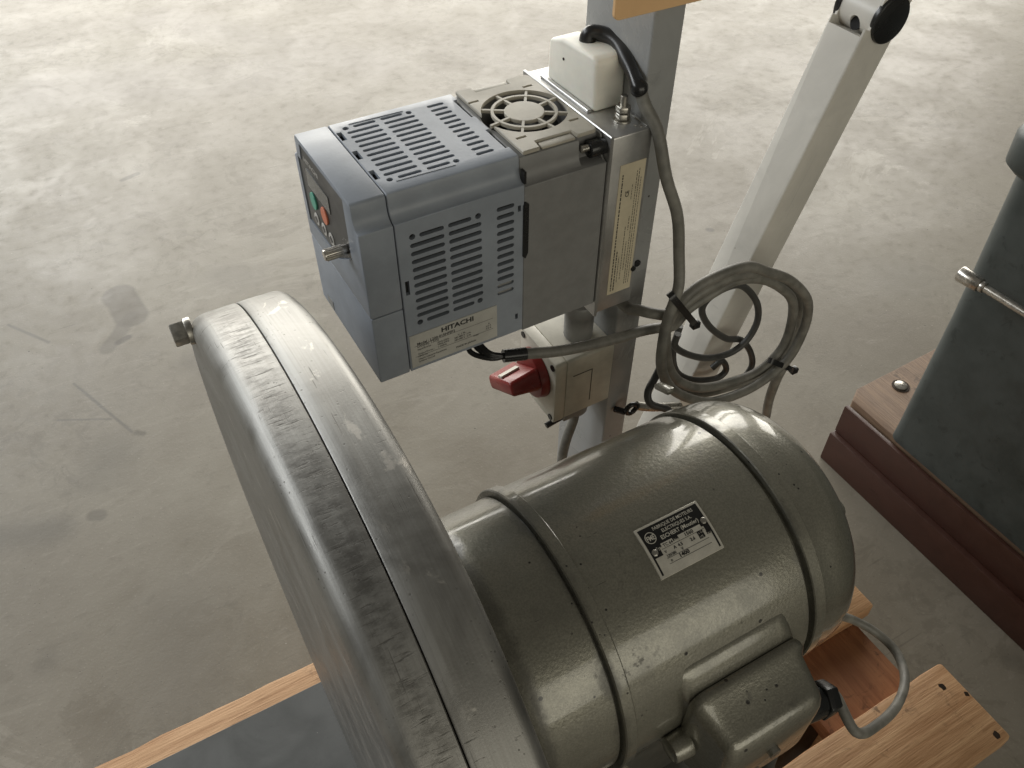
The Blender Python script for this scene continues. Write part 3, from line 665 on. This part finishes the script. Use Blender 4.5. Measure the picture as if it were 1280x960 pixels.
for k in range(18):
    a = 2*PI*k/18; prism([(.0270+.0036*math.cos(a)-.0003, .0975+.0036*math.sin(a)-.0003), (.0270+.0036*math.cos(a)+.0003, .0975+.0036*math.sin(a)-.0003), (.0270+.0036*math.cos(a)+.0003, .0975+.0036*math.sin(a)+.0003), (.0270+.0036*math.cos(a)-.0003, .0975+.0036*math.sin(a)+.0003)], -.0138, -.0030, 'X', kg)
dr.part('knurl', kg, 'bright_steel', kn)
b = bmesh.new()
for k in range(11):
    a = math.radians(-60+30*k); y, z = .0270+.0066*math.sin(a), .0975+.0066*math.cos(a)
    b.faces.new([b.verts.new((.00045, y+p*.00035, z+q*.0004)) for p, q in ((-1, -1), (-1, 1), (1, 1), (1, -1))])
dr.part('knob_scale', b, 'white_print', kpad, smooth=None)
dr.part('flap_tag', box(-.0002, .0004, .085, .096, .004, .012), 'grey_plastic', bevel=.0001, seg=1)
# rating label
lb = dr.part('rating_label', box(.0243, .0916, -.0006, .0002, .0045, .0335), 'label_white', smooth=None)
def lf(x, y, h): return Vector((.0243+x, -.0006-h, .0045+y))
T = [('HITACHI', .0362, .0232, .0040, 'CENTER', .05, 1.15),
     ('Model : L200-015HFEF2', .0050, .0192, .0023, 'LEFT', .03, .92), ('kW/(HP): 1.5/(2)', .0050, .0168, .0018, 'LEFT', .01, .95),
     ('Input/Entree :', .0050, .0145, .0016, 'LEFT', .01, .9), ('50Hz,60Hz', .0200, .0145, .0016, 'LEFT', .01, .9), ('V  1 Ph', .0360, .0145, .0016, 'LEFT', .01, .9), ('A', .0600, .0145, .0016, 'LEFT', .01, .9),
     ('50Hz,60Hz', .0200, .0125, .0016, 'LEFT', .01, .9), ('380-480 V  3 Ph', .0330, .0125, .0016, 'LEFT', .01, .9), ('5.0 A', .0580, .0125, .0016, 'LEFT', .01, .9),
     ('Output/Sortie :', .0050, .0103, .0016, 'LEFT', .01, .9), ('1-400Hz', .0200, .0103, .0016, 'LEFT', .01, .9), ('380-480 V  3 Ph', .0330, .0103, .0016, 'LEFT', .01, .9), ('3.8 A', .0580, .0103, .0016, 'LEFT', .01, .9),
     ('MFG No.', .0050, .0080, .0016, 'LEFT', .01, .9), ('Date:', .0480, .0080, .0016, 'LEFT', .01, .9),
     ('Hitachi Industrial Equipment', .0050, .0056, .0015, 'LEFT', .01, .9), ('Systems Co.,Ltd.', .0050, .0034, .0015, 'LEFT', .01, .9), ('MADE IN JAPAN', .0340, .0034, .0016, 'LEFT', .03, 1.0)]
dr.part('label_lettering', text_bm(T, lf, .0001), 'black_print', lb, smooth=None)
b = bmesh.new()
for y in (.0186, .0090): b.faces.new([b.verts.new(lf(*p, .0001)) for p in ((.003, y), (.064, y), (.064, y+.00025), (.003, y+.00025))])
dr.part('label_rule', b, 'black_print', lb, smooth=None)
# heat-sink chassis, fan cover, fan
ch = dr.part('chassis', prism(profile(-.0005, None, .0004, -.0022), .1132, .1764), 'cast_alu', smooth=30, bevel=.0006, seg=1, bang=50)
cb = bmesh.new(); cyl((.1445, .0546, .118), (.1445, .0546, .15), .0298, 48, bm=cb)
dr.cut(ch, cb)
cb = box(.158, .1746, -.002, .0125, .1215, .150); box(.158, .1746, W_-.0125, W_+.002, .1215, .150, cb); dr.cut(ch, cb)
dr.part('fan_well_shade', lathe([(.1182, .0296), (.1195, .0296)], 48, 'Z', (.1445, .0546, 0)), 'shade_black')  # black disc painting the shade at the bottom of the fan recess
b = lathe([(.1205, .0125), (.130, .0125), (.1312, .011)], 32, 'Z', (.1445, .0546, 0))
fan = dr.part('fan', b, 'black_rubber')
for k in range(7):
    a = 2*PI*k/7; b = bmesh.new()
    pts = []
    for r in (.012, .0275):
        for s_ in (-1, 1): pts.append(Vector((.1445+r*math.cos(a+s_*.26), .0546+r*math.sin(a+s_*.26), .1255+s_*.0035)))
    v = [b.verts.new(p) for p in (pts[0], pts[2], pts[3], pts[1])]; v2 = [b.verts.new(p+Vector((0, 0, .0012))) for p in (pts[0], pts[2], pts[3], pts[1])]
    b.faces.new(v); b.faces.new(v2[::-1]); [b.faces.new((v[i], v2[i], v2[(i+1) % 4], v[(i+1) % 4])) for i in range(4)]
    bmesh.ops.recalc_face_normals(b, faces=b.faces); dr.part('blade', b, 'black_rubber', fan)
z0, z1 = .1381, .1410
fcv = dr.part('fan_cover', prism([(.1166, .0085), (.1290, .0085), (.1300, .0165), (.1570, .0165), (.1580, .0098), (.1715, .0098), (.1738, .0125), (.1738, .0975), (.1715, .1002), (.1560, .1002), (.1560, .0935), (.1290, .0935), (.1280, .1015), (.1166, .1015)], z0, z1, 'Z'), 'fan_beige', bevel=.0006, seg=1)
cb = cyl((.1445, .0546, .13), (.1445, .0546, .15), .0292, 48)
for x, y in ((.1205, .0815), (.1640, .0835), (.1665, .0275), (.1245, .0245)): box(x-.0038, x+.0038, y-.0012, y+.0012, .1395, .15, cb)
dr.cut(fcv, cb)
def ring(r0, r1, za, zb, c, n=64):
    return lathe([(za, r0), (za, r1), (zb, r1), (zb, r0), (za, r0)], n, 'Z', c)
def annulus(r0, r1, za, zb, c, n=64):
    bm = bmesh.new(); R = []
    for r, z in ((r0, za), (r1, za), (r1, zb), (r0, zb)): R.append([bm.verts.new((c[0]+r*math.cos(2*PI*i/n), c[1]+r*math.sin(2*PI*i/n), z)) for i in range(n)])
    for k in range(4):
        A, B = R[k], R[(k+1) % 4]
        for i in range(n): bm.faces.new((A[i], A[(i+1) % n], B[(i+1) % n], B[i]))
    bmesh.ops.recalc_face_normals(bm, faces=bm.faces); return bm
gr = dr.part('grille_ring', annulus(.0206, .0226, .1385, .1408, (.1445, .0546)), 'fan_beige', fcv)
dr.part('grille_hub', lathe([(.1383, .0136), (.1404, .0136), (.1407, .0133), (.1407, .0001), (.1407, 0)], 40, 'Z', (.1445, .0546, 0)), 'fan_beige', fcv, smooth=20)
for k in range(8):
    a = math.radians(12+45*k); b = box(.0130, .0297, -.0009, .0009, .1384, .1406)
    bmesh.ops.rotate(b, cent=(0, 0, 0), matrix=Matrix.Rotation(a, 3, 'Z'), verts=b.verts); bmesh.ops.translate(b, vec=(.1445, .0546, 0), verts=b.verts)
    dr.part('grille_spoke', b, 'fan_beige', fcv)
dr.part('latch', box(.1310, .1562, .0092, .0158, .1378, .1398), 'fan_beige', fcv, bevel=.0008)
dr.part('latch', box(.1300, .1550, .0945, .1005, .1378, .1395), 'fan_beige', fcv, bevel=.0008)
for y in (.0062, W_-.0062):
    s_ = dr.part('mounting_screw', cyl((.1645, y, .1300), (.1766, y, .1300), .0056, 24), 'black_rubber', bevel=.0006)
    dr.part('socket', cyl((.1644, y, .1300), (.1650, y, .1300), .0028, 6), 'shade_black', s_)
    dr.part('screw_shank', cyl((.1588, y, .1318), (.1640, y, .1318), .0024, 12), 'stud', s_)
dr.part('side_clip', prism([(.1120, .1080), (.1138, .1105), (.1162, .1085), (.1162, .0700), (.1140, .0655), (.1120, .0680)], -.0012, .0030, 'Y'), 'black_rubber', bevel=.0004, seg=1)
dr.part('cove_clip', box(.1126, .1142, .0000, .0050, .1235, .1320), 'black_rubber')

# ================================================================ ISOLATOR SWITCH on the post
sw = Thing('isolator_switch', 'cream switch box with red rotary handle on the grey post', 'switch', (.185, .04, -.136), DM)
cs = sw.part('enclosure', prism(rrect(.0110, .0680, -.1355, -.0665, .003), .1640, .2114), 'cream_plastic', bevel=.0012)
ld = sw.part('lid', prism(rrect(.0105, .0685, -.1360, -.0660, .003), .1525, .1637), 'cream_plastic', bevel=.0015)
for y, z in ((.0155, -.0715), (.0155, -.1310), (.0635, -.0715), (.0635, -.1310)): sw.part('lid_screw', cyl((.1530, y, z), (.1516, y, z), .0030, 14), 'black_rubber', ld)
sw.part('knockout_line', box(.1705, .1900, .0106, .0111, -.0865, -.0859), 'stand_iron', cs, smooth=None)
sw.part('knockout_line', box(.1894, .1900, .0106, .0111, -.1240, -.0866), 'stand_iron', cs, smooth=None)
hb = sw.part('handle_collar', cyl((.1524, .0400, -.0960), (.1440, .0400, -.0960), .0235, 40, .0215), 'red_plastic', bevel=.0015)
g = prism([(-.0270, -.0075), (-.0240, -.0100), (.0240, -.0100), (.0270, -.0075), (.0270, .0075), (.0240, .0100), (-.0240, .0100), (-.0270, .0075)], .1160, .1438)
for v in g.verts:
    k = (v.co.x-.1160)/.0278; v.co.y *= .86+.0*k; v.co.z *= .62+.38*k
bmesh.ops.rotate(g, cent=(.13, 0, 0), matrix=Matrix.Rotation(math.radians(-32), 3, 'X'), verts=g.verts); bmesh.ops.translate(g, vec=(0, .0400, -.0960), verts=g.verts)
hn = sw.part('rotary_handle', g, 'red_plastic', bevel=.0024, seg=3)
g = box(.118, .136, -.0035, .0035, .0068, .0086); 
for v in g.verts: v.co.z += (v.co.x-.118)*.13
bmesh.ops.rotate(g, cent=(.13, 0, 0), matrix=Matrix.Rotation(math.radians(-32), 3, 'X'), verts=g.verts); bmesh.ops.translate(g, vec=(0, .0400, -.0960), verts=g.verts)
sw.part('pointer', g, 'cream_plastic', hn)
sw.part('cable_gland', cyl((.190, .036, -.0668), (.190, .036, -.0400), .0125, 24), 'grey_plastic', bevel=.002)
sw.part('gland_cap', cyl((.190, .036, -.0400), (.190, .036, -.0300), .0145, 10, .012), 'grey_plastic', bevel=.001)
sw.part('cable_gland', cyl((.190, .032, -.1352), (.190, .032, -.1560), .0135, 24, .0115), 'grey_plastic', bevel=.002)
sw.part('release_pin', cyl((.172, .0180, -.1400), (.150, .0180, -.1440), .0028, 12), 'black_rubber')
sw.part('pin_bracket', box(.166, .186, .014, .022, -.1440, -.1352), 'grey_plastic', bevel=.0008)

# ================================================================ TILTED TUBE with pivot
tl = math.radians(17.3); ex = Vector((math.sin(tl), 0, math.cos(tl))); ey = Vector((math.cos(tl), 0, -math.sin(tl)))
T0 = Vector((.385, 0, .6422))                                  # top of the near left edge
TM = Matrix(((ey.x, 0, ex.x, T0.x), (0, 1, 0, 0), (ey.z, 0, ex.z, T0.z), (0, 0, 0, 1)))   # local x across, z along
ti = Thing('tilted_square_tube', 'tilted cream white square tube with black capped pivot at its top', 'tube', (.018, .208, -.535), TM)
tw = .0365
tbx = ti.part('tube', box(0, tw, .190, .190+tw, -.535, .040), 'cream_tube', bevel=.0016, seg=2)
ti.cut(tbx, box(-.02, .030, .1922, .188+tw, -.004, .06)); 
ti.cut(tbx, box(-.02, .0045, .180, .25, .002, .06))
cy = .0205, .012
sl = ti.part('pivot_sleeve', cyl((cy[0], .1924, cy[1]), (cy[0], .1880+tw, cy[1]), .0165, 40), 'cream_tube')
hb2 = box(-.02, .010, .2030, .2110, -.006, .004); cyl((-.02, .2070, .004), (.010, .2070, .004), .0040, 20, bm=hb2)
ti.cut(sl, cyl((-.02, .2075, .002), (.012, .2075, .002), .0052, 24))
ti.part('slot_hole', cyl((.0085, .2075, .002), (.0095, .2075, .002), .0050, 20), 'shade_black')
cap = ti.part('end_cap', cyl((cy[0], .1925, cy[1]), (cy[0], .1872, cy[1]), .0178, 40), 'black_rubber', bevel=.0012)
ti.part('end_cap', cyl((cy[0], .188+tw, cy[1]), (cy[0], .1935+tw, cy[1]), .0178, 40), 'black_rubber', bevel=.0012)
ti.part('bracket', box(-.035, .004, .195, .221, -.533, -.470), 'post_grey', bevel=.001)

# ================================================================ CABLES
def cable(name, label, pts, r, mat, group=None, parts=None, sub=8):
    base = Vector(pts[0]); t = Thing(name, label, 'cable', base, WM, group)
    t.part('sheath', tube(pts, r, 14, sub), mat, smooth=60); return t
Dv = lambda u, v, w_: DM @ Vector((u, v, w_))
# cable A: out of the white cover, down to the coil
slv = [Dv(.2010, .066, .160), Dv(.2010, .066, .1765), PN(757, 44, .230), PN(772, 55, .218), PN(786, 80, .200), PN(797, 106, .184)]
ga = slv[-1:]+[PN(808, 130, .176), PN(820, 165, .168), PN(834, 220, .160), PN(845, 270, .154), PN(850, 320, .148), PN(848, 355, .143)]
def z7(x, y, n): return PN(760+x*.25, 300+y*.25, n)
loop1 = [z7(335, 300, .140), z7(300, 400, .137), z7(268, 520, .134), z7(268, 630, .132), z7(310, 735, .131), z7(400, 792, .131), z7(520, 803, .131), z7(680, 762, .131), z7(800, 690, .132), z7(895, 600, .133), z7(960, 490, .134), z7(1000, 380, .135), z7(985, 285, .136), z7(905, 200, .137), z7(800, 152, .138), z7(700, 142, .139), z7(590, 165, .140), z7(450, 232, .141), z7(345, 318, .143), z7(300, 430, .145)]
loop2 = [z7(292, 530, .146), z7(305, 640, .146), z7(365, 720, .145), z7(480, 738, .144), z7(630, 710, .143), z7(760, 645, .143), z7(865, 545, .143), z7(912, 430, .144), z7(918, 315, .145), z7(870, 235, .147), z7(770, 195, .149), z7(650, 210, .151), z7(520, 262, .152), z7(410, 345, .152), z7(330, 425, .151)]
tail = [z7(240, 448, .150), z7(160, 462, .151), PN(778, 420, .152), PN(740, 430, .155), PN(695, 438, .160), PN(648, 443, .166)]
ca_ = Thing('coiled_cable', 'thick grey cable coiled in loops and tied beside the grey post', 'cable', loop1[5])
loop3 = [z7(350, 300, .151), z7(285, 450, .151), z7(280, 600, .151), z7(335, 725, .151), z7(450, 765, .151), z7(600, 735, .151), z7(780, 665, .151), z7(890, 560, .151), z7(955, 440, .151), z7(960, 320, .151), z7(905, 228, .151), z7(790, 178, .151), z7(650, 180, .151), z7(500, 240, .151), z7(375, 330, .151), z7(320, 430, .151)]
ca_.part('inner_turn', tube(loop3, .0044, 14, 8), 'cable_grey', smooth=60)
sh = ca_.part('sheath', tube([p_+Vector((random.gauss(0, .0007), random.gauss(0, .0005), random.gauss(0, .0007))) for p_ in ga+loop1+loop2+tail], .0043, 16, 8), 'cable_grey', smooth=60)
ca_.part('shrink_sleeve', tube(slv+[PN(800, 113, .182)], .0057, 16, 8, rfun=lambda t: 1.05-.22*math.sin(t*PI)+.08*math.sin(t*23)), 'black_rubber', smooth=60)
end = tail[-1]; dirn = (tail[-1]-tail[-2]).normalized()
ca_.part('tape_collar', tube([end-dirn*.006, end+dirn*.004, end+dirn*.012], .0050, 16, 4), 'black_rubber', smooth=60)
e2 = end+dirn*.010
for k, (dx, up_) in enumerate(((0, 0), (.010, .003), (.018, .006))):
    tgt = Dv(.078+dx, .020+.006*k, .006)
    ca_.part('wire', tube([e2, e2+dirn*.012+Vector((0, .001*k, -.001+.002*k)), (e2+dirn*.026+tgt)/2+Vector((0, 0, -.010+.003*k)), tgt+Vector((0, 0, -.010)), tgt], .0021, 10, 6), 'black_rubber', smooth=60)
# second grey lead from behind the filter into the bundle
cable('grey_lead', 'short grey cable leaving the filter box bottom towards the tied coil', [Dv(.205, .030, -.010), Dv(.212, .005, -.022), PN(800, 388, .160), PN(818, 392, .150), z7(290, 370, .148), z7(340, 320, .150)], .0045, 'cable_grey')
cable('grey_lead', 'grey cable dropping from the tied coil behind the motor dome', [z7(890, 610, .141), z7(850, 680, .140), z7(825, 740, .142), z7(805, 800, .146), z7(790, 880, .150), z7(770, 1000, .150), z7(740, 1250, .150), PN(930, 690, .150)], .0046, 'cable_grey')
dk = [z7(350, 470, .160), z7(335, 530, .161), z7(400, 572, .162), z7(500, 590, .163), z7(610, 565, .164), z7(695, 500, .164), z7(748, 400, .165), z7(738, 300, .166), z7(655, 225, .168), z7(530, 270, .169), z7(470, 345, .170), z7(505, 430, .171), z7(590, 492, .172), z7(665, 500, .173), z7(712, 560, .173), z7(718, 630, .172), z7(670, 700, .170)]
cable('dark_cable', 'thin dark cable looped behind the thick grey coil', dk, .0031, 'cable_dark')
cable('dark_cable', 'thin dark cable lying low in the coil above the motor', [z7(360, 430, .178), z7(325, 560, .178), z7(345, 660, .178), z7(430, 700, .178), z7(540, 692, .178), z7(590, 650, .178), z7(570, 605, .178), z7(520, 640, .180)], .0031, 'cable_dark')
cable('dark_cable', 'dark cable bending down to the motor between post and coil', [z7(300, 560, .168), z7(240, 680, .165), z7(200, 760, .160), z7(215, 820, .155), z7(300, 850, .150), z7(330, 900, .150), z7(340, 1000, .152)], .0034, 'cable_dark')
cable('grey_lead', 'grey cable hanging below the cream switch box along the post', [Dv(.190, .032, -.150), Dv(.190, .032, -.170), Dv(.184, .035, -.21), Dv(.182, .036, -.26), Dv(.186, .036, -.34), Dv(.185, .036, -.42)], .0048, 'cable_grey')
gx = Vector((.149, -.1195, AX-.0355))
cable('motor_cable', 'grey motor cable arching over the pine pallet boards', [gx, gx+Vector((.010, -.001, -.003)), PZ(1070, 915, .338), PZ(1098, 905, .318), PZ(1122, 880, .296), PZ(1131, 848, .282), PZ(1120, 815, .276), PZ(1094, 790, .280), PZ(1064, 774, .292), PZ(1040, 768, .31)], .0036, 'cable_grey')
cable('motor_cable', 'dark cable hanging straight down from the terminal box gland', [Vector((.112, -.118, AX-.046)), Vector((.113, -.121, AX-.06)), Vector((.116, -.125, AX-.11)), Vector((.13, -.13, .24)), Vector((.16, -.14, .17)), Vector((.2, -.15, .1505))], .0046, 'cable_dark')
# lever behind the motor
lv = Thing('cable_clamp', 'small black eye clamp fixed to the post just above the motor', 'clamp', PN(786, 512, .176))
pe = PN(789, 511, .172)
lv.part('eye', tube([pe+Vector((.0055*math.cos(a), 0, .0055*math.sin(a))) for a in [2*PI*k/8 for k in range(8)]], .0023, 10, 5, True), 'black_rubber', smooth=60)
lv.part('lever', tube([pe+Vector((.006, 0, .001)), PN(815, 509, .170), PN(850, 508, .165)], .0042, 12, 4), 'stud', smooth=60)
lv.part('arm', tube([pe+Vector((-.006, .001, -.002)), pe+Vector((-.011, .010, -.004))], .003, 10, 4), 'black_rubber', smooth=60)

def tie(name, label, c, ax1, ax2, w_, group):
    """strap loop round a bundle: c centre, ax1/ax2 half axes of the loop, w_ strap half width direction"""
    t = Thing(name, label, 'cable tie', c, WM, group); N = 36; b = bmesh.new(); R = []
    nrm = ax1.cross(ax2).normalized()
    for i in range(N):
        a = 2*PI*i/N; p = c+ax1*math.copysign(abs(math.cos(a))**.75, math.cos(a))+ax2*math.copysign(abs(math.sin(a))**.75, math.sin(a)); o = (p-c).normalized()*.0013
        R.append([b.verts.new(q) for q in (p-nrm*w_, p+nrm*w_, p+nrm*w_+o, p-nrm*w_+o)])
    for i in range(N):
        A, B = R[i], R[(i+1) % N]
        for k in range(4): b.faces.new((A[k], A[(k+1) % 4], B[(k+1) % 4], B[k]))
    bmesh.ops.recalc_face_normals(b, faces=b.faces); t.part('strap', b, 'black_rubber', smooth=50)
    hp = c+ax1*1.02-ax2*.2
    h = box(-.0035, .0035, -.0030, .0030, -.0030, .0030); bmesh.ops.translate(h, vec=hp, verts=h.verts); t.part('head', h, 'black_rubber', bevel=.0006)
def vv(px, py, qx, qy, n): return (z7(qx, qy, n)-z7(px, py, n))/2
a1 = vv(300, 255, 440, 425, .143); tie('cable_tie', 'black cable tie joining the upright grey cable to the coil', z7(372, 345, .1465), a1*.92, (z7(372, 345, .1465)-CAM).normalized()*.0215, .0027, None)
a1 = vv(785, 590, 945, 655, .138); tie('cable_tie', 'black cable tie round the coil on its free side above the motor dome', z7(865, 625, .1415), a1*.80, (z7(865, 625, .1415)-CAM).normalized()*.0245, .0025, None)

# ================================================================ SECOND MACHINE ON STEEL FRAME (right)
fr = Thing('channel_frame', 'dark red steel channel frame standing on the concrete floor', 'steel frame', (.62, -.2, 0))
fr.part('upper_plate', box(.600, .6065, -.70, .212, .0524, .1000), 'red_oxide', bevel=.001)
fr.part('lower_bar', box(.5915, .6065, -.70, .212, 0, .0520), 'red_oxide', bevel=.0015)
fr.part('end_plate', box(.6070, .700, .2040, .2110, 0, .0840), 'red_oxide', bevel=.001)
fr.part('seat_bar', box(.6070, .640, -.70, .2035, .0770, .0848), 'red_oxide')
fr.part('far_beam', box(1.05, 1.10, -.70, .212, 0, .0848), 'red_oxide', bevel=.002)
wd = Thing('timber_plank', 'weathered timber plank bolted on the dark red steel frame', 'plank', (.85, .13, .0850))
b = prism([(.6075, -.70), (1.12, -.70), (1.12, .240), (.636, .226), (.614, .213)], .0850, .1030, 'Z')
wp = wd.part('board', b, 'wood_old', bevel=.002)
bl = wd.part('bolt', cyl((.690, .201, .1030), (.690, .201, .1055), .0085, 24), 'stud', wp, bevel=.0006)
wd.part('washer', cyl((.690, .201, .1030), (.690, .201, .1040), .0115, 24), 'nail', bl)
mb = Thing('teal_machine_base', 'dark teal cast machine base with rounded rim on timber plank', 'machine', (.8, -.1, .1032))
def rbox(z, x0, x1, y0, y1, r): return [(p[0], p[1], z) for p in rrect(x0, x1, y0, y1, r, 8)]
def stack(rings):
    bm = bmesh.new(); R = [[bm.verts.new(p) for p in q] for q in rings]; n = len(R[0])
    for A, B in zip(R, R[1:]):
        for i in range(n): bm.faces.new((A[i], A[(i+1) % n], B[(i+1) % n], B[i]))
    bm.faces.new(R[0][::-1]); bm.faces.new(R[-1]); bmesh.ops.recalc_face_normals(bm, faces=bm.faces); return bm
mb.part('body', stack([rbox(.1032, .609, 1.05, -.62, .147, .014), rbox(.118, .609, 1.05, -.62, .147, .016), rbox(.30, .611, 1.05, -.62, .151, .022), rbox(.478, .613, 1.05, -.62, .160, .026)]), 'teal', smooth=50)
mb.part('rim', stack([rbox(.478, .607, 1.055, -.625, .167, .028), rbox(.484, .602, 1.06, -.63, .173, .030), rbox(.512, .601, 1.06, -.63, .174, .030), rbox(.520, .604, 1.057, -.627, .171, .029), rbox(.525, .613, 1.05, -.62, .162, .026)]), 'teal', smooth=50)
rd = Thing('lever_rod', 'bright steel rod with socket end in front of the teal machine', 'lever', M and PN(1245, 362, .12))
p0, p1 = Vector((.578, .139, .3785)), Vector((.578, .060, .3815)); d = (p1-p0).normalized()
rd.part('socket_end', cyl(p0, p0+d*.024, .0085, 24, .0075), 'bright_steel', bevel=.0012)
rd.part('collar', cyl(p0+d*.024, p0+d*.029, .0058, 20), 'bright_steel', bevel=.0006)
rd.part('rod', cyl(p0+d*.028, p0+d*.20, .0040, 20), 'bright_steel')
rd.part('holder', cyl(p0+d*.19, Vector((.612, p0.y+d.y*.19, p0.z+d.z*.19)), .006, 16), 'bright_steel')
